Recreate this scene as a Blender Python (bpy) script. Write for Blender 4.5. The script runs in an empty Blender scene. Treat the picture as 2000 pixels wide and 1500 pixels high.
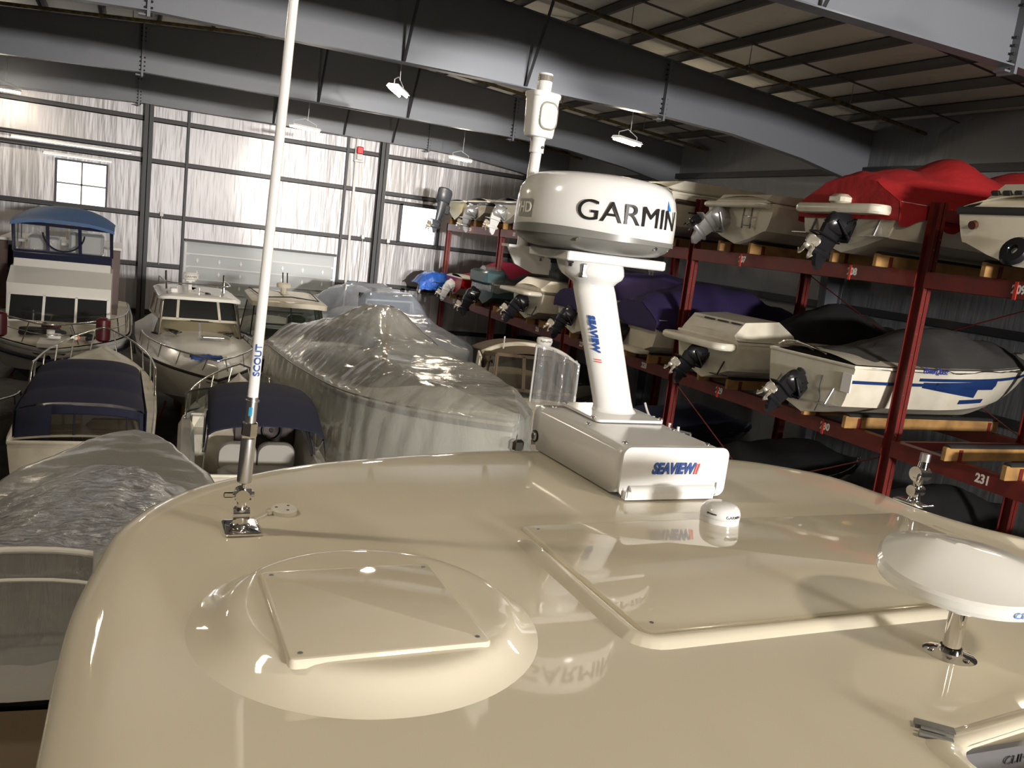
import bpy, math, random
from mathutils import Vector, Matrix, noise
random.seed(4)
PI=math.pi
sc=bpy.context.scene
col=sc.collection
# ---------------------------------------------------------------- materials
MATS={}
def P(name,c,rough=.5,metal=0.0,spec=.5,coat=0.0,bump=None,var=None,emit=None,trans=0.0,alpha=1.0,ior=1.5):
    m=bpy.data.materials.new(name); m.use_nodes=True
    nt=m.node_tree; b=nt.nodes['Principled BSDF']
    b.inputs['Base Color'].default_value=(c[0],c[1],c[2],1)
    b.inputs['Roughness'].default_value=rough; b.inputs['Metallic'].default_value=metal
    b.inputs['Specular IOR Level'].default_value=spec; b.inputs['Coat Weight'].default_value=coat
    b.inputs['Coat Roughness'].default_value=.04; b.inputs['IOR'].default_value=ior
    b.inputs['Transmission Weight'].default_value=trans; b.inputs['Alpha'].default_value=alpha
    if emit:
        b.inputs['Emission Color'].default_value=(emit[0],emit[1],emit[2],1); b.inputs['Emission Strength'].default_value=emit[3]
    if bump or var:
        tc=nt.nodes.new('ShaderNodeTexCoord')
    if bump:  # (scale, strength, (sx,sy,sz))
        mp=nt.nodes.new('ShaderNodeMapping'); mp.inputs['Scale'].default_value=bump[2] if len(bump)>2 else (1,1,1)
        n=nt.nodes.new('ShaderNodeTexNoise'); n.inputs['Scale'].default_value=bump[0]; n.inputs['Detail'].default_value=4
        bp=nt.nodes.new('ShaderNodeBump'); bp.inputs['Strength'].default_value=bump[1]; bp.inputs['Distance'].default_value=.03
        nt.links.new(tc.outputs['Object'],mp.inputs[0]); nt.links.new(mp.outputs[0],n.inputs['Vector'])
        nt.links.new(n.outputs['Fac'],bp.inputs['Height']); nt.links.new(bp.outputs[0],b.inputs['Normal'])
    if var:   # (scale, other colour)
        n2=nt.nodes.new('ShaderNodeTexNoise'); n2.inputs['Scale'].default_value=var[0]; n2.inputs['Detail'].default_value=5
        mx=nt.nodes.new('ShaderNodeMix'); mx.data_type='RGBA'
        mx.inputs['A'].default_value=(c[0],c[1],c[2],1); mx.inputs['B'].default_value=(*var[1],1)
        rp=nt.nodes.new('ShaderNodeMapRange'); rp.inputs['From Min'].default_value=.42; rp.inputs['From Max'].default_value=.68
        nt.links.new(tc.outputs['Object'],n2.inputs['Vector']); nt.links.new(n2.outputs['Fac'],rp.inputs['Value'])
        nt.links.new(rp.outputs[0],mx.inputs['Factor']); nt.links.new(mx.outputs['Result'],b.inputs['Base Color'])
    MATS[name]=m; return m
GEL=P('cream_gelcoat',(.685,.635,.515),.035,spec=.55,bump=(1.6,.025))
WHITE=P('white_paint',(.70,.70,.695),.14)
WHITEG=P('white_gelcoat',(.78,.76,.70),.18)
CREAM=P('aged_gelcoat',(.72,.67,.55),.3,var=(3,(.60,.55,.43)))
RACKW=P('rack_hull_gelcoat',(.70,.66,.55),.28,var=(2.2,(.62,.57,.46)))
BOTTOM=P('antifoul_grey',(.36,.34,.29),.6)
GREYP=P('grey_plastic',(.17,.17,.16),.35)
LGREY=P('light_grey_plastic',(.55,.55,.54),.35)
BLACK=P('black_paint',(.012,.012,.014),.22)
MBLACK=P('matt_black',(.02,.02,.02),.6)
CARPET=P('bunk_carpet',(.015,.014,.013),.95)
CHROME=P('polished_steel',(.78,.76,.74),.07,1.0)
STEEL=P('brushed_steel',(.62,.62,.64),.28,1.0)
RAILM=P('rail_steel',(.62,.60,.57),.18,1.0)
FRAME=P('grey_frame_paint',(.135,.145,.165),.42,bump=(3,.08))
GIRT=P('girt_paint',(.028,.028,.031),.5)
PURL=P('purlin_paint',(.085,.085,.085),.5)
RED=P('red_rack_paint',(.15,.016,.012),.45,var=(4,(.11,.013,.010)))
WOOD=P('bunk_timber',(.40,.22,.07),.65,bump=(6,.2,(.2,3,3)),var=(2.5,(.22,.12,.04)))
NAVY=P('navy_canvas',(.010,.012,.034),.85,bump=(40,.1))
PURPLE=P('purple_canvas',(.022,.012,.07),.85,bump=(5,.3))
BCANV=P('black_canvas',(.009,.009,.010),.85,bump=(5,.3))
GCANV=P('grey_canvas',(.055,.053,.05),.8,bump=(5,.4))
REDC=P('red_canvas',(.36,.010,.012),.75,bump=(5,.55))
BLUEC=P('blue_canvas',(.07,.14,.30),.7,bump=(4,.2))
BROWN=P('brown_canvas',(.11,.078,.05),.85,bump=(30,.1))
TARP=P('blue_tarp',(.02,.10,.45),.3,bump=(7,.8))
TEALH=P('teal_hull',(.05,.10,.11),.35)
NHULL=P('navy_hull',(.015,.018,.04),.12)
REDH=P('red_hull',(.38,.01,.01),.2)
BURG=P('burgundy_vinyl',(.075,.008,.012),.35)
BROWNW=P('varnished_wood',(.06,.018,.009),.45)
GLASS=P('dark_glass',(.02,.022,.022),.05,spec=.8)
GREENG=P('green_dash',(.12,.18,.12),.15)
VINYL=P('seat_vinyl',(.50,.48,.42),.5)
BLUEI=P('blue_ink',(.02,.07,.30),.4)
REDI=P('red_ink',(.65,.05,.04),.4)
BRBLUE=P('bright_blue_ink',(.01,.16,.75),.4,spec=.08)
DARKI=P('black_ink',(.02,.018,.018),.3,spec=.08)
GREYI=P('grey_ink',(.30,.30,.29),.4)
WHITEI=P('white_ink',(.8,.78,.74),.5)
CONC=P('concrete',(.10,.095,.09),.7,var=(1.2,(.06,.058,.055)))
SILV=P('silver_paint',(.42,.42,.42),.28,.6)
PROP=P('propeller_metal',(.62,.57,.48),.3,.5)
FOAMB=P('dark_blue_cloth',(.02,.05,.18),.9)
ORANGE=P('orange_plastic',(.7,.12,.03),.5)
SPRK=P('sprinkler_pipe_paint',(.055,.042,.02),.6,var=(9,(.15,.115,.03)))
LAMP=P('lamp_tube',(1,1,1),.5,emit=(1,.88,.70,28))
LAMPW=P('spotlight_reflector',(.8,.85,.85),.1,.7,emit=(.85,1,.97,1.1))
PANEW=P('daylight_pane',(.9,.9,.95),.1,emit=(.93,.95,1,1.7))
def film(name,c,dif=.35,rough=.2,bs=6,bstr=.6,stretch=(1,1,1),tint=(.93,.94,.93),g0=.05):
    m=bpy.data.materials.new(name); m.use_nodes=True; nt=m.node_tree; nt.nodes.clear()
    N=nt.nodes.new; out=N('ShaderNodeOutputMaterial'); tc=N('ShaderNodeTexCoord'); mp=N('ShaderNodeMapping'); mp.inputs['Scale'].default_value=stretch
    n=N('ShaderNodeTexNoise'); n.inputs['Scale'].default_value=bs; n.inputs['Detail'].default_value=5; n.inputs['Distortion'].default_value=.6
    bp=N('ShaderNodeBump'); bp.inputs['Strength'].default_value=bstr; bp.inputs['Distance'].default_value=.05
    tr=N('ShaderNodeBsdfTransparent'); tr.inputs[0].default_value=(*tint,1)
    df=N('ShaderNodeBsdfDiffuse'); df.inputs[0].default_value=(*c,1)
    tl=N('ShaderNodeBsdfTranslucent'); tl.inputs[0].default_value=(*c,1)
    gl=N('ShaderNodeBsdfGlossy'); gl.inputs['Roughness'].default_value=rough
    fr=N('ShaderNodeLayerWeight'); fr.inputs['Blend'].default_value=.5
    pw=N('ShaderNodeMath'); pw.operation='POWER'; pw.inputs[1].default_value=3.5
    a=N('ShaderNodeMixShader'); b=N('ShaderNodeMixShader'); cc=N('ShaderNodeMixShader'); a.inputs[0].default_value=.4; b.inputs[0].default_value=dif
    L=nt.links.new
    L(tc.outputs['Object'],mp.inputs[0]); L(mp.outputs[0],n.inputs['Vector']); L(n.outputs['Fac'],bp.inputs['Height'])
    for s in (df,tl,gl,fr): L(bp.outputs[0],s.inputs['Normal'])
    L(df.outputs[0],a.inputs[1]); L(tl.outputs[0],a.inputs[2])
    L(tr.outputs[0],b.inputs[1]); L(a.outputs[0],b.inputs[2])
    ad=N('ShaderNodeMath'); ad.operation='MULTIPLY_ADD'; ad.inputs[1].default_value=.6; ad.inputs[2].default_value=g0; ad.use_clamp=True
    L(fr.outputs['Facing'],pw.inputs[0]); L(pw.outputs[0],ad.inputs[0]); L(ad.outputs[0],cc.inputs[0])
    L(b.outputs[0],cc.inputs[1]); L(gl.outputs[0],cc.inputs[2]); L(cc.outputs[0],out.inputs[0]); return m
SHRINK=film('clear_shrink_film',(.80,.80,.74),.50,.10,3.5,.55,(1,1,.6),g0=.10)
SHRINK2=film('cloudy_plastic_sheet',(.60,.60,.60),.34,.12,3.2,1.0,(1.6,2.2,.6),g0=.16)
CURT=film('clear_curtain_film',(.6,.6,.62),.20,.1,5,1.0,(2.5,2.5,.3),g0=.16)
SHRINKO=film('milky_plastic_sheet',(.62,.62,.60),.85,.22,3,.35)
CLEARV=film('clear_vinyl',(.35,.38,.45),.16,.05,3,.4)
SMOKEV=film('smoked_vinyl',(.10,.09,.07),.35,.08,3,.25,tint=(.45,.42,.36))
GLASSC=film('windscreen_glass',(.05,.06,.055),.25,.02,1,.0,tint=(.5,.53,.5))
def foil(name,c,metal,rough):
    m=P(name,c,rough,metal); nt=m.node_tree; b=nt.nodes['Principled BSDF']; N=nt.nodes.new; L=nt.links.new
    tc=N('ShaderNodeTexCoord'); mp=N('ShaderNodeMapping'); mp.inputs['Scale'].default_value=(1.1,1.1,.13)
    n=N('ShaderNodeTexNoise'); n.inputs['Scale'].default_value=1.3; n.inputs['Detail'].default_value=4
    w=N('ShaderNodeTexNoise'); w.inputs['Scale'].default_value=5; w.inputs['Detail'].default_value=2
    ad=N('ShaderNodeMath'); ad.operation='MULTIPLY_ADD'; ad.inputs[1].default_value=.35
    bp=N('ShaderNodeBump'); bp.inputs['Strength'].default_value=.3; bp.inputs['Distance'].default_value=.2
    L(tc.outputs['Object'],mp.inputs[0]); L(mp.outputs[0],n.inputs['Vector']); L(mp.outputs[0],w.inputs['Vector'])
    L(w.outputs['Fac'],ad.inputs[0]); L(n.outputs['Fac'],ad.inputs[2]); L(ad.outputs[0],bp.inputs['Height']); L(bp.outputs[0],b.inputs['Normal'])
    return m
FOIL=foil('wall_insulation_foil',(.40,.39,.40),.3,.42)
FOIL_SHADED=foil('side_wall_insulation_shaded',(.19,.20,.215),.2,.45)  # wall foil with the dimness of the side wall put into its colour
CEILM=foil('ceiling_insulation_facing',(.80,.77,.70),.0,.5)
DOORM=P('sectional_door_steel',(.42,.45,.46),.45)
# ---------------------------------------------------------------- mesh helper
class M:
    def __init__(s): s.v=[]; s.f=[]; s.mi=[]
    def add(s,vs,fs,mi=0):
        o=len(s.v); s.v+= [tuple(x) for x in vs]; s.f+=[tuple(i+o for i in f) for f in fs]; s.mi+=[mi]*len(fs); return s
    def box(s,c,d,rot=None,mi=0,bev=0):
        x,y,z=d[0]/2,d[1]/2,d[2]/2
        if bev>0:
            b=min(bev,x*.9,y*.9,z*.9)
            pr=[]
            for k,(zz,off) in enumerate(((-z,b),(-z+b,0),(z-b,0),(z,b))):
                X,Y=x-off,y-off; r=b
                for cx,cy,a0 in ((X-r*.0,Y,0),( -X,Y,1),(-X,-Y,2),(X,-Y,3)):
                    sx=1 if cx>0 else -1; sy=1 if cy>0 else -1
                    p1=Vector((sx*X,sy*(Y-r),zz)); p2=Vector((sx*(X-r),sy*Y,zz))
                    pr+= [p1,p2] if a0 in (0,2) else [p2,p1]
            vs=pr; fs=[tuple(range(7,-1,-1)),tuple(range(24,32))]
            for k in range(3):
                for j in range(8): fs.append((k*8+j,k*8+(j+1)%8,(k+1)*8+(j+1)%8,(k+1)*8+j))
        else:
            vs=[Vector((a*x,b*y,e*z)) for a in(-1,1) for b in(-1,1) for e in(-1,1)]
            fs=[(0,1,3,2),(4,6,7,5),(0,4,5,1),(2,3,7,6),(0,2,6,4),(1,5,7,3)]
        if rot is not None:
            R=rot if isinstance(rot,Matrix) else Matrix.Rotation(rot,3,'Z')
            vs=[R@v for v in vs]
        C=Vector(c); return s.add([v+C for v in vs],fs,mi)
    def b2(s,a,b,mi=0,bev=0):
        return s.box([(a[i]+b[i])/2 for i in range(3)],[abs(b[i]-a[i]) for i in range(3)],None,mi,bev)
    def tube(s,path,r,n=10,cap=True,closed=False,mi=0):
        p=[Vector(q) for q in path]; rs=r if isinstance(r,(list,tuple)) else [r]*len(p)
        rings=[]; up=None
        for i,q in enumerate(p):
            if closed: d=p[(i+1)%len(p)]-p[i-1]
            else: d=(p[min(i+1,len(p)-1)]-p[max(i-1,0)])
            if d.length<1e-9: d=Vector((0,0,1))
            d.normalize()
            if up is None: up=Vector((0,0,1)) if abs(d.z)<.9 else Vector((1,0,0))
            a=d.cross(up)
            if a.length<1e-4: a=d.cross(Vector((0,1,.3)))
            a.normalize(); b=a.cross(d).normalized(); up=b
            rings.append([q+a*math.cos(2*PI*k/n)*rs[i]+b*math.sin(2*PI*k/n)*rs[i] for k in range(n)])
        vs=[v for rg in rings for v in rg]; fs=[]
        m=len(p)
        for i in range(m if closed else m-1):
            j=(i+1)%m
            for k in range(n): fs.append((i*n+k,j*n+k,j*n+(k+1)%n,i*n+(k+1)%n))
        if cap and not closed: fs+= [tuple(range(n)),tuple(range(m*n-1,(m-1)*n-1,-1))]
        return s.add(vs,fs,mi)
    def lathe(s,prof,c=(0,0,0),n=32,R=None,mi=0,sx=1,sy=1,a0=0,a1=2*PI):
        full=abs(a1-a0-2*PI)<1e-6; vs=[]; m=len(prof); cnt=n if full else n+1
        for k in range(cnt):
            a=a0+(a1-a0)*k/n
            for (r,z) in prof: vs.append(Vector((r*math.cos(a)*sx,r*math.sin(a)*sy,z)))
        if R is not None: vs=[R@v for v in vs]
        C=Vector(c); vs=[v+C for v in vs]; fs=[]
        for k in range(n):
            k2=(k+1)%cnt
            for i in range(m-1): fs.append((k*m+i,k2*m+i,k2*m+i+1,k*m+i+1))
        return s.add(vs,fs,mi)
    def loft(s,rings,closed=True,cap0=False,cap1=False,mi=0):
        n=len(rings[0]); vs=[v for r in rings for v in r]; fs=[]
        for i in range(len(rings)-1):
            for k in range(n if closed else n-1): fs.append((i*n+k,i*n+(k+1)%n,(i+1)*n+(k+1)%n,(i+1)*n+k))
        if cap0: fs.append(tuple(range(n-1,-1,-1)))
        if cap1: fs.append(tuple(range((len(rings)-1)*n,len(rings)*n)))
        return s.add(vs,fs,mi)
    def grid(s,nu,nv,fn,mi=0):
        vs=[fn(i/nu,j/nv) for i in range(nu+1) for j in range(nv+1)]; w=nv+1
        fs=[(i*w+j,(i+1)*w+j,(i+1)*w+j+1,i*w+j+1) for i in range(nu) for j in range(nv)]
        return s.add(vs,fs,mi)
    def prism(s,poly,axis,a,b,mi=0):
        def mk(p,t):
            return {'x':(t,p[0],p[1]),'y':(p[0],t,p[1]),'z':(p[0],p[1],t)}[axis]
        n=len(poly); vs=[mk(p,a) for p in poly]+[mk(p,b) for p in poly]
        fs=[tuple(range(n)),tuple(range(2*n-1,n-1,-1))]+[(i,(i+1)%n,n+(i+1)%n,n+i) for i in range(n)]
        return s.add(vs,fs,mi)
    def build(s,name,mats,parent=None,smooth=35,solid=0,loc=None):
        me=bpy.data.meshes.new(name); me.from_pydata(s.v,[],s.f)
        if not isinstance(mats,(list,tuple)): mats=[mats]
        for m in mats: me.materials.append(m)
        if len(mats)>1: me.polygons.foreach_set('material_index',s.mi)
        import bmesh
        bm=bmesh.new(); bm.from_mesh(me); bmesh.ops.remove_doubles(bm,verts=bm.verts,dist=1e-5)
        bmesh.ops.recalc_face_normals(bm,faces=bm.faces); bm.to_mesh(me); bm.free()
        if smooth:
            me.polygons.foreach_set('use_smooth',[True]*len(me.polygons)); me.set_sharp_from_angle(angle=math.radians(smooth))
        o=bpy.data.objects.new(name,me); col.objects.link(o)
        if solid:
            md=o.modifiers.new('thickness','SOLIDIFY'); md.thickness=solid
        if parent: o.parent=parent
        if loc: o.location=loc
        return o
def lerp(a,b,t): return a+(b-a)*t
def smst(t): t=max(0,min(1,t)); return t*t*(3-2*t)
def rrect(w,h,r,n=5):
    out=[]
    for cx,cy,a in ((w/2-r,h/2-r,0),(-w/2+r,h/2-r,90),(-w/2+r,-h/2+r,180),(w/2-r,-h/2+r,270)):
        for k in range(n+1):
            t=math.radians(a+90*k/n); out.append((cx+r*math.cos(t),cy+r*math.sin(t)))
    return out
def tag(o,label=None,cat=None,group=None,kind=None):
    if label: o['label']=label
    if cat: o['category']=cat
    if group: o['group']=group
    if kind: o['kind']=kind
    return o
def E(name,loc,rz,label,cat,group=None):
    o=bpy.data.objects.new(name,None); o.empty_display_size=.2; col.objects.link(o); o.location=loc; o.rotation_euler=(0,0,rz)
    return tag(o,label,cat,group)
def struct(name,m,mats,parent=None,**k):
    o=m.build(name,mats,parent,**k)
    if not parent: o['kind']='structure'
    return o
def dup(root,loc,rz,label,cat=None,group=None):
    r=root.copy(); col.objects.link(r); r.location=loc; r.rotation_euler=(0,0,rz); r['label']=label
    if cat: r['category']=cat
    if group: r['group']=group
    for ch in list(root.children):
        c=ch.copy(); col.objects.link(c); c.parent=r
        for g in list(ch.children):
            d=g.copy(); col.objects.link(d); d.parent=c
    return r
def textmesh(s,size,mat,parent,fn,name='lettering',shear=0,bold=0,ext=.0008,sx=1,label=None):
    """fn maps (x,y,z) of the flat lettering (x centred, z = thickness) to the place on the thing"""
    cu=bpy.data.curves.new('t','FONT'); cu.body=s; cu.size=size; cu.shear=shear; cu.offset=bold; cu.extrude=ext
    cu.align_x='CENTER'; cu.align_y='CENTER'; cu.resolution_u=6
    ob=bpy.data.objects.new('t',cu); col.objects.link(ob)
    dg=bpy.context.evaluated_depsgraph_get(); me=bpy.data.meshes.new_from_object(ob.evaluated_get(dg))
    bpy.data.objects.remove(ob)
    for v in me.vertices: v.co=Vector(fn(v.co.x*sx,v.co.y,v.co.z+ext))
    me.materials.clear(); me.materials.append(mat)
    o=bpy.data.objects.new(name,me); col.objects.link(o)
    if parent: o.parent=parent
    if label: o['label']=label
    return o
def cat_rom(pts,n=8,closed=False):
    p=[Vector(q) for q in pts]; out=[]; m=len(p)
    for i in range(m if closed else m-1):
        a=p[(i-1)%m] if closed or i>0 else p[0]; b=p[i]; c=p[(i+1)%m]; d=p[(i+2)%m] if closed or i+2<m else p[-1]
        for k in range(n):
            t=k/n; out.append(.5*((2*b)+(c-a)*t+(2*a-5*b+4*c-d)*t*t+(3*b-a-3*c+d)*t*t*t))
    if not closed: out.append(p[-1])
    return out
# ---------------------------------------------------------------- camera
CAMF=1650.0
cam=bpy.data.cameras.new('camera'); camo=bpy.data.objects.new('camera',cam); col.objects.link(camo); sc.camera=camo
cam.sensor_fit='HORIZONTAL'; cam.sensor_width=36; cam.lens=36*CAMF/2000; cam.clip_start=.05; cam.clip_end=200
ya,pi_,ro=map(math.radians,(25.2,9.65,7.05))
fw=Vector((math.sin(ya)*math.cos(pi_),math.cos(ya)*math.cos(pi_),-math.sin(pi_)))
r0=Vector((math.cos(ya),-math.sin(ya),0)); u0=r0.cross(fw)
rr=r0*math.cos(ro)+u0*math.sin(ro); uu=-r0*math.sin(ro)+u0*math.cos(ro)
mt=Matrix((rr,uu,-fw)).transposed().to_4x4(); camo.matrix_world=mt
FL=-6.6           # hall floor (camera eye level is z = 0)
WY=38.75          # far end wall
RX=19.6           # side wall behind the racks
# ---------------------------------------------------------------- shell
m=M(); m.b2((-14,-26,FL-.2),(RX+.4,WY+.4,FL)); struct('floor',m,CONC)
def roofz(x): return 5.42-.083*abs(x-6.5)
m=M(); xs=[-14,6.5,RX+.3]
vs=[]
for x in xs: vs+=[(x,-26,roofz(x)+.27),(x,WY+.3,roofz(x)+.27),(x,-26,roofz(x)+.37),(x,WY+.3,roofz(x)+.37)]
m.add(vs,[(0,1,5,4),(4,5,9,8),(2,6,7,3),(6,10,11,7),(0,2,3,1),(8,9,11,10),(0,4,6,2),(4,8,10,6),(1,3,7,5),(5,7,11,9)])
struct('ceiling',m,CEILM,smooth=0)
m=M()
# back wall with two window openings and the door opening
DX0,DX1,DZ=2.2,8.65,-1.68
W1=(-2.62,-.88,-.72,.90); W2=(11.5,13.25,-.72,.93)
def wallpanel(x0,x1,z0,z1): m.b2((x0,WY,z0),(x1,WY+.2,z1))
T=6
wallpanel(-14,W1[0],FL,T); wallpanel(W1[0],W1[1],FL,W1[2]); wallpanel(W1[0],W1[1],W1[3],T); wallpanel(W1[1],DX0,FL,T)
wallpanel(DX0,DX1,DZ,T); wallpanel(DX1,W2[0],FL,T); wallpanel(W2[0],W2[1],FL,W2[2]); wallpanel(W2[0],W2[1],W2[3],T); wallpanel(W2[1],RX+.4,FL,T)
struct('wall_back',m,FOIL,smooth=0)
m=M(); m.b2((RX,-26,FL),(RX+.2,WY,4.7)); struct('wall_right',m,FOIL_SHADED,smooth=0)
m=M(); m.b2((-14.2,-26,FL),(-14,WY,4)); struct('wall_left',m,FOIL,smooth=0)
m=M(); m.b2((-14,-26.2,FL),(RX,-26,6)); struct('wall_front',m,FOIL,smooth=0)
# seams of the insulation: thin vertical battens on the back wall
m=M()
for k in range(-6,17):
    x=.0+1.22*k
    if DX0<x<DX1: zz=DZ+.05
    else: zz=FL
    if W1[0]-.1<x<W1[1]+.1 or W2[0]-.1<x<W2[1]+.1: continue
    m.b2((x-.012,WY-.012,zz),(x+.012,WY,3.6))
struct('trim_1',m,LGREY,smooth=0)
# girts (horizontal wall members) : each run is its own structural member
gi=0
def girt(x0,x1,z,h=.2,y0=WY-.16,n=None):
    global gi; gi+=1
    mm=M(); mm.b2((x0,y0,z-h/2),(x1,WY-.005,z-h/2+.03)); mm.b2((x0,y0,z+h/2-.03),(x1,WY-.005,z+h/2)); mm.b2((x0,WY-.05,z-h/2),(x1,WY-.01,z+h/2)); mm.b2((x0,y0,z-h/2),(x1,y0+.02,z-h/2+.07))
    struct('trim_%d'%(gi+1),mm,GIRT,smooth=0)
for z in (3.0,1.36,-.82,-2.87,-4.85):
    if z==-2.87 or z==-4.85: segs=((-14,DX0-.15),(DX1+.15,RX))
    else: segs=((-14,RX),)
    for a,b in segs: girt(a,b,z)
girt(-14,.4,1.75,.18); girt(10.5,RX,1.02,.18)
# side wall girts
for z in (-.8,-2.9,1.4,3.2):
    gi+=1; mm=M(); mm.b2((RX-.18,-26,z-.1),(RX-.005,WY-.2,z+.1)); struct('trim_%d'%(gi+1),mm,GIRT,smooth=0)
# wall columns and door jambs
def ibeam_v(x,y,z0,z1,w=.3,d=.3,t=.03):
    mm=M(); mm.b2((x-w/2,y-d/2,z0),(x+w/2,y-d/2+t,z1)); mm.b2((x-w/2,y+d/2-t,z0),(x+w/2,y+d/2,z1)); mm.b2((x-t/2,y-d/2,z0),(x+t/2,y+d/2,z1)); return mm
WALLCOL=[]
for x in (.6,10.35,17.6,-9):
    o=ibeam_v(x,WY-.36,FL,3.55,.34,.36).build('wall_column',GIRT,None,0)
    WALLCOL.append(tag(o,{.6:'dark steel column on the end wall left of the white sectional door',10.35:'dark steel column on the end wall right of the sectional door',17.6:'dark steel column on the end wall behind the far end of the boat rack',-9:'dark steel column on the end wall beyond the blue-topped trawler'}[x],'column','steel columns on the end wall'))
for x,zt in ((DX0-.08,3.6),(DX1+.1,3.6),(DX1+.5,3.6)):
    gi+=1; mm=M(); mm.b2((x-.05,WY-.2,FL),(x+.05,WY-.003,zt)); struct('trim_%d'%(gi+1),mm,GIRT if x<DX1+.3 else LGREY,smooth=0)
gi+=1; mm=M(); mm.b2((DX0,WY-.18,DZ-.06),(DX1,WY-.003,DZ+.04)); struct('trim_%d'%(gi+1),mm,GIRT,smooth=0)
for x in (11.45,13.35):   # short studs beside the right window and below the girt
    gi+=1; mm=M(); mm.b2((x-.07,WY-.16,-.8),(x+.07,WY-.003,1.0)); struct('trim_%d'%(gi+1),mm,GIRT,smooth=0)
for x in (11.9,13.9):
    gi+=1; mm=M(); mm.b2((x-.09,WY-.16,FL),(x+.09,WY-.003,-2.9)); struct('trim_%d'%(gi+1),mm,GIRT,smooth=0)
# windows
for i,(x0,x1,z0,z1) in enumerate((W1,W2)):
    mm=M(); t=.07
    mm.b2((x0-t,WY-.14,z0-t),(x1+t,WY+.1,z0)); mm.b2((x0-t,WY-.14,z1),(x1+t,WY+.1,z1+t)); mm.b2((x0-t,WY-.14,z0),(x0,WY+.1,z1)); mm.b2((x1,WY-.14,z0),(x1+t,WY+.1,z1))
    w=struct('window_%d'%(i+1),mm,GIRT,smooth=0)
    pm=M(); pm.b2((x0,WY+.06,z0),(x1,WY+.08,z1)); pm.build('pane',PANEW,w,0)
    if i==0:
        bm_=M(); xm=(x0+x1)/2; zm=(z0+z1)/2-.05; bm_.b2((xm-.03,WY-.01,z0),(xm+.03,WY+.055,z1)); bm_.b2((x0,WY-.01,zm-.03),(x1,WY+.055,zm+.03)); bm_.build('glazing_bar',GREYP,w,0)
# sectional door
mm=M(); npan=9; H=(DZ-.06-FL)/npan
for k in range(npan):
    z0=FL+k*H; mm.b2((DX0,WY+.02,z0+.012),(DX1,WY+.07,z0+H-.012)); mm.b2((DX0,WY+.03,z0-.012),(DX1,WY+.08,z0+.012))
dr=struct('door_1',mm,DOORM,smooth=0)
mm=M()
for k in range(npan):
    z=FL+k*H+H*.06; mm.b2((DX0+.1,WY-.04,z-.02),(DX1-.1,WY+.02,z+.025))
mm.build('stiffening_rib',LGREY,dr,0)
mm=M()
for k in range(1,npan):
    z=FL+k*H-H*.42
    for j in range(7):
        x=DX0+.55+j*(DX1-DX0-1.1)/6; mm.b2((x-.025,WY-.035,z-.09),(x+.025,WY+.02,z+.09)); mm.b2((x-.05,WY-.03,z-.03),(x+.05,WY+.02,z+.03))
mm.build('hinge',WHITEI,dr,0)
for s,x in ((0,DX0+.05),(1,DX1-.05)):
    mm=M(); mm.b2((x-.05,WY-.1,FL),(x+.05,WY+.015,DZ-.1)); 
    for k in range(1,npan): mm.b2((x-(.0 if s==0 else .16),WY-.13,FL+k*H-.02),(x+(.16 if s==0 else .0),WY-.1,FL+k*H+.02))
    mm.build('door_track',STEEL if s else LGREY,dr,0)
# ---------------------------------------------------------------- rigid frames
def fbot(x):
    P_=[(-14,2.2),(-4.5,3.28),(.2,3.52),(12.3,3.55),(14.5,3.47),(17,3.2),(RX,2.75)]
    for a,b in zip(P_,P_[1:]):
        if a[0]<=x<=b[0]: return lerp(a[1],b[1],(x-a[0])/(b[0]-a[0]))
    return 2.75
FY=[-9.4,.1,9.6,19.2,28.7,38.2]
FLAB=['hidden behind the camera','overhead above the camera','nearest overhead, at the top right corner','second nearest, crossing the top of the picture','third nearest, above the hanging lamps','against the end wall']
FRX=[-14,-9,-4.5,.2,3.3,6.5,9.4,12.3,14.5,17,RX]
for y,lb in zip(FY,FLAB):
    fr=E('roof_frame',(0,y,0),0,'grey steel roof frame girder '+lb,'roof beam','grey steel roof frames')
    mm=M()
    for a,b in zip(FRX,FRX[1:]):
        mm.add([(a,-.012,fbot(a)),(b,-.012,fbot(b)),(b,-.012,roofz(b)),(a,-.012,roofz(a)),(a,.012,fbot(a)),(b,.012,fbot(b)),(b,.012,roofz(b)),(a,.012,roofz(a))],[(0,1,2,3),(7,6,5,4)])
    mm.build('web',FRAME,fr,20)
    mm=M()
    for a,b in zip(FRX,FRX[1:]):
        for f_,s in ((fbot,1),(roofz,-1)):
            za,zb=f_(a),f_(b); vs=[]
            for yy in(-.13,.13):
                for zz in (0,.025*s): vs+=[(a,yy,za+zz),(b,yy,zb+zz)]
            mm.add(vs,[(0,1,3,2),(4,6,7,5),(0,4,5,1),(2,3,7,6),(0,2,6,4),(1,5,7,3)])
    mm.build('flange',FRAME,fr,20)
    for xs_ in (.2,12.3):
        mm=M()
        mm.b2((xs_-.03,-.15,fbot(xs_)-.12),(xs_+.03,.15,roofz(xs_)+.0)); mm.b2((xs_-.18,-.1,fbot(xs_)-.1),(xs_-.05,.1,fbot(xs_)-.07))
        sp=mm.build('splice_plate',FRAME,fr,0)
        mm=M()
        for k in range(9):
            zz=fbot(xs_)-.06+k*.12+(0 if k<5 else .35)
            if zz>roofz(xs_)-.05: break
            for sy in (-.085,.085): mm.tube([(xs_-.075,sy,zz),(xs_+.075,sy,zz)],.022,6)
        mm.build('bolt',MBLACK,sp,0)
    for xc in ([5.4,8.4] if y<30 else [5.4,8.4,10.6]):
        for s in (-1,1):
            mm=M(); z0=fbot(xc)+.04; z1=roofz(xc)+.14
            mm.tube([(xc,s*.1,z0),(xc+.02,s*1.05,z1)],.038,4); mm.build('flange_brace',GIRT,fr,0)
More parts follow.
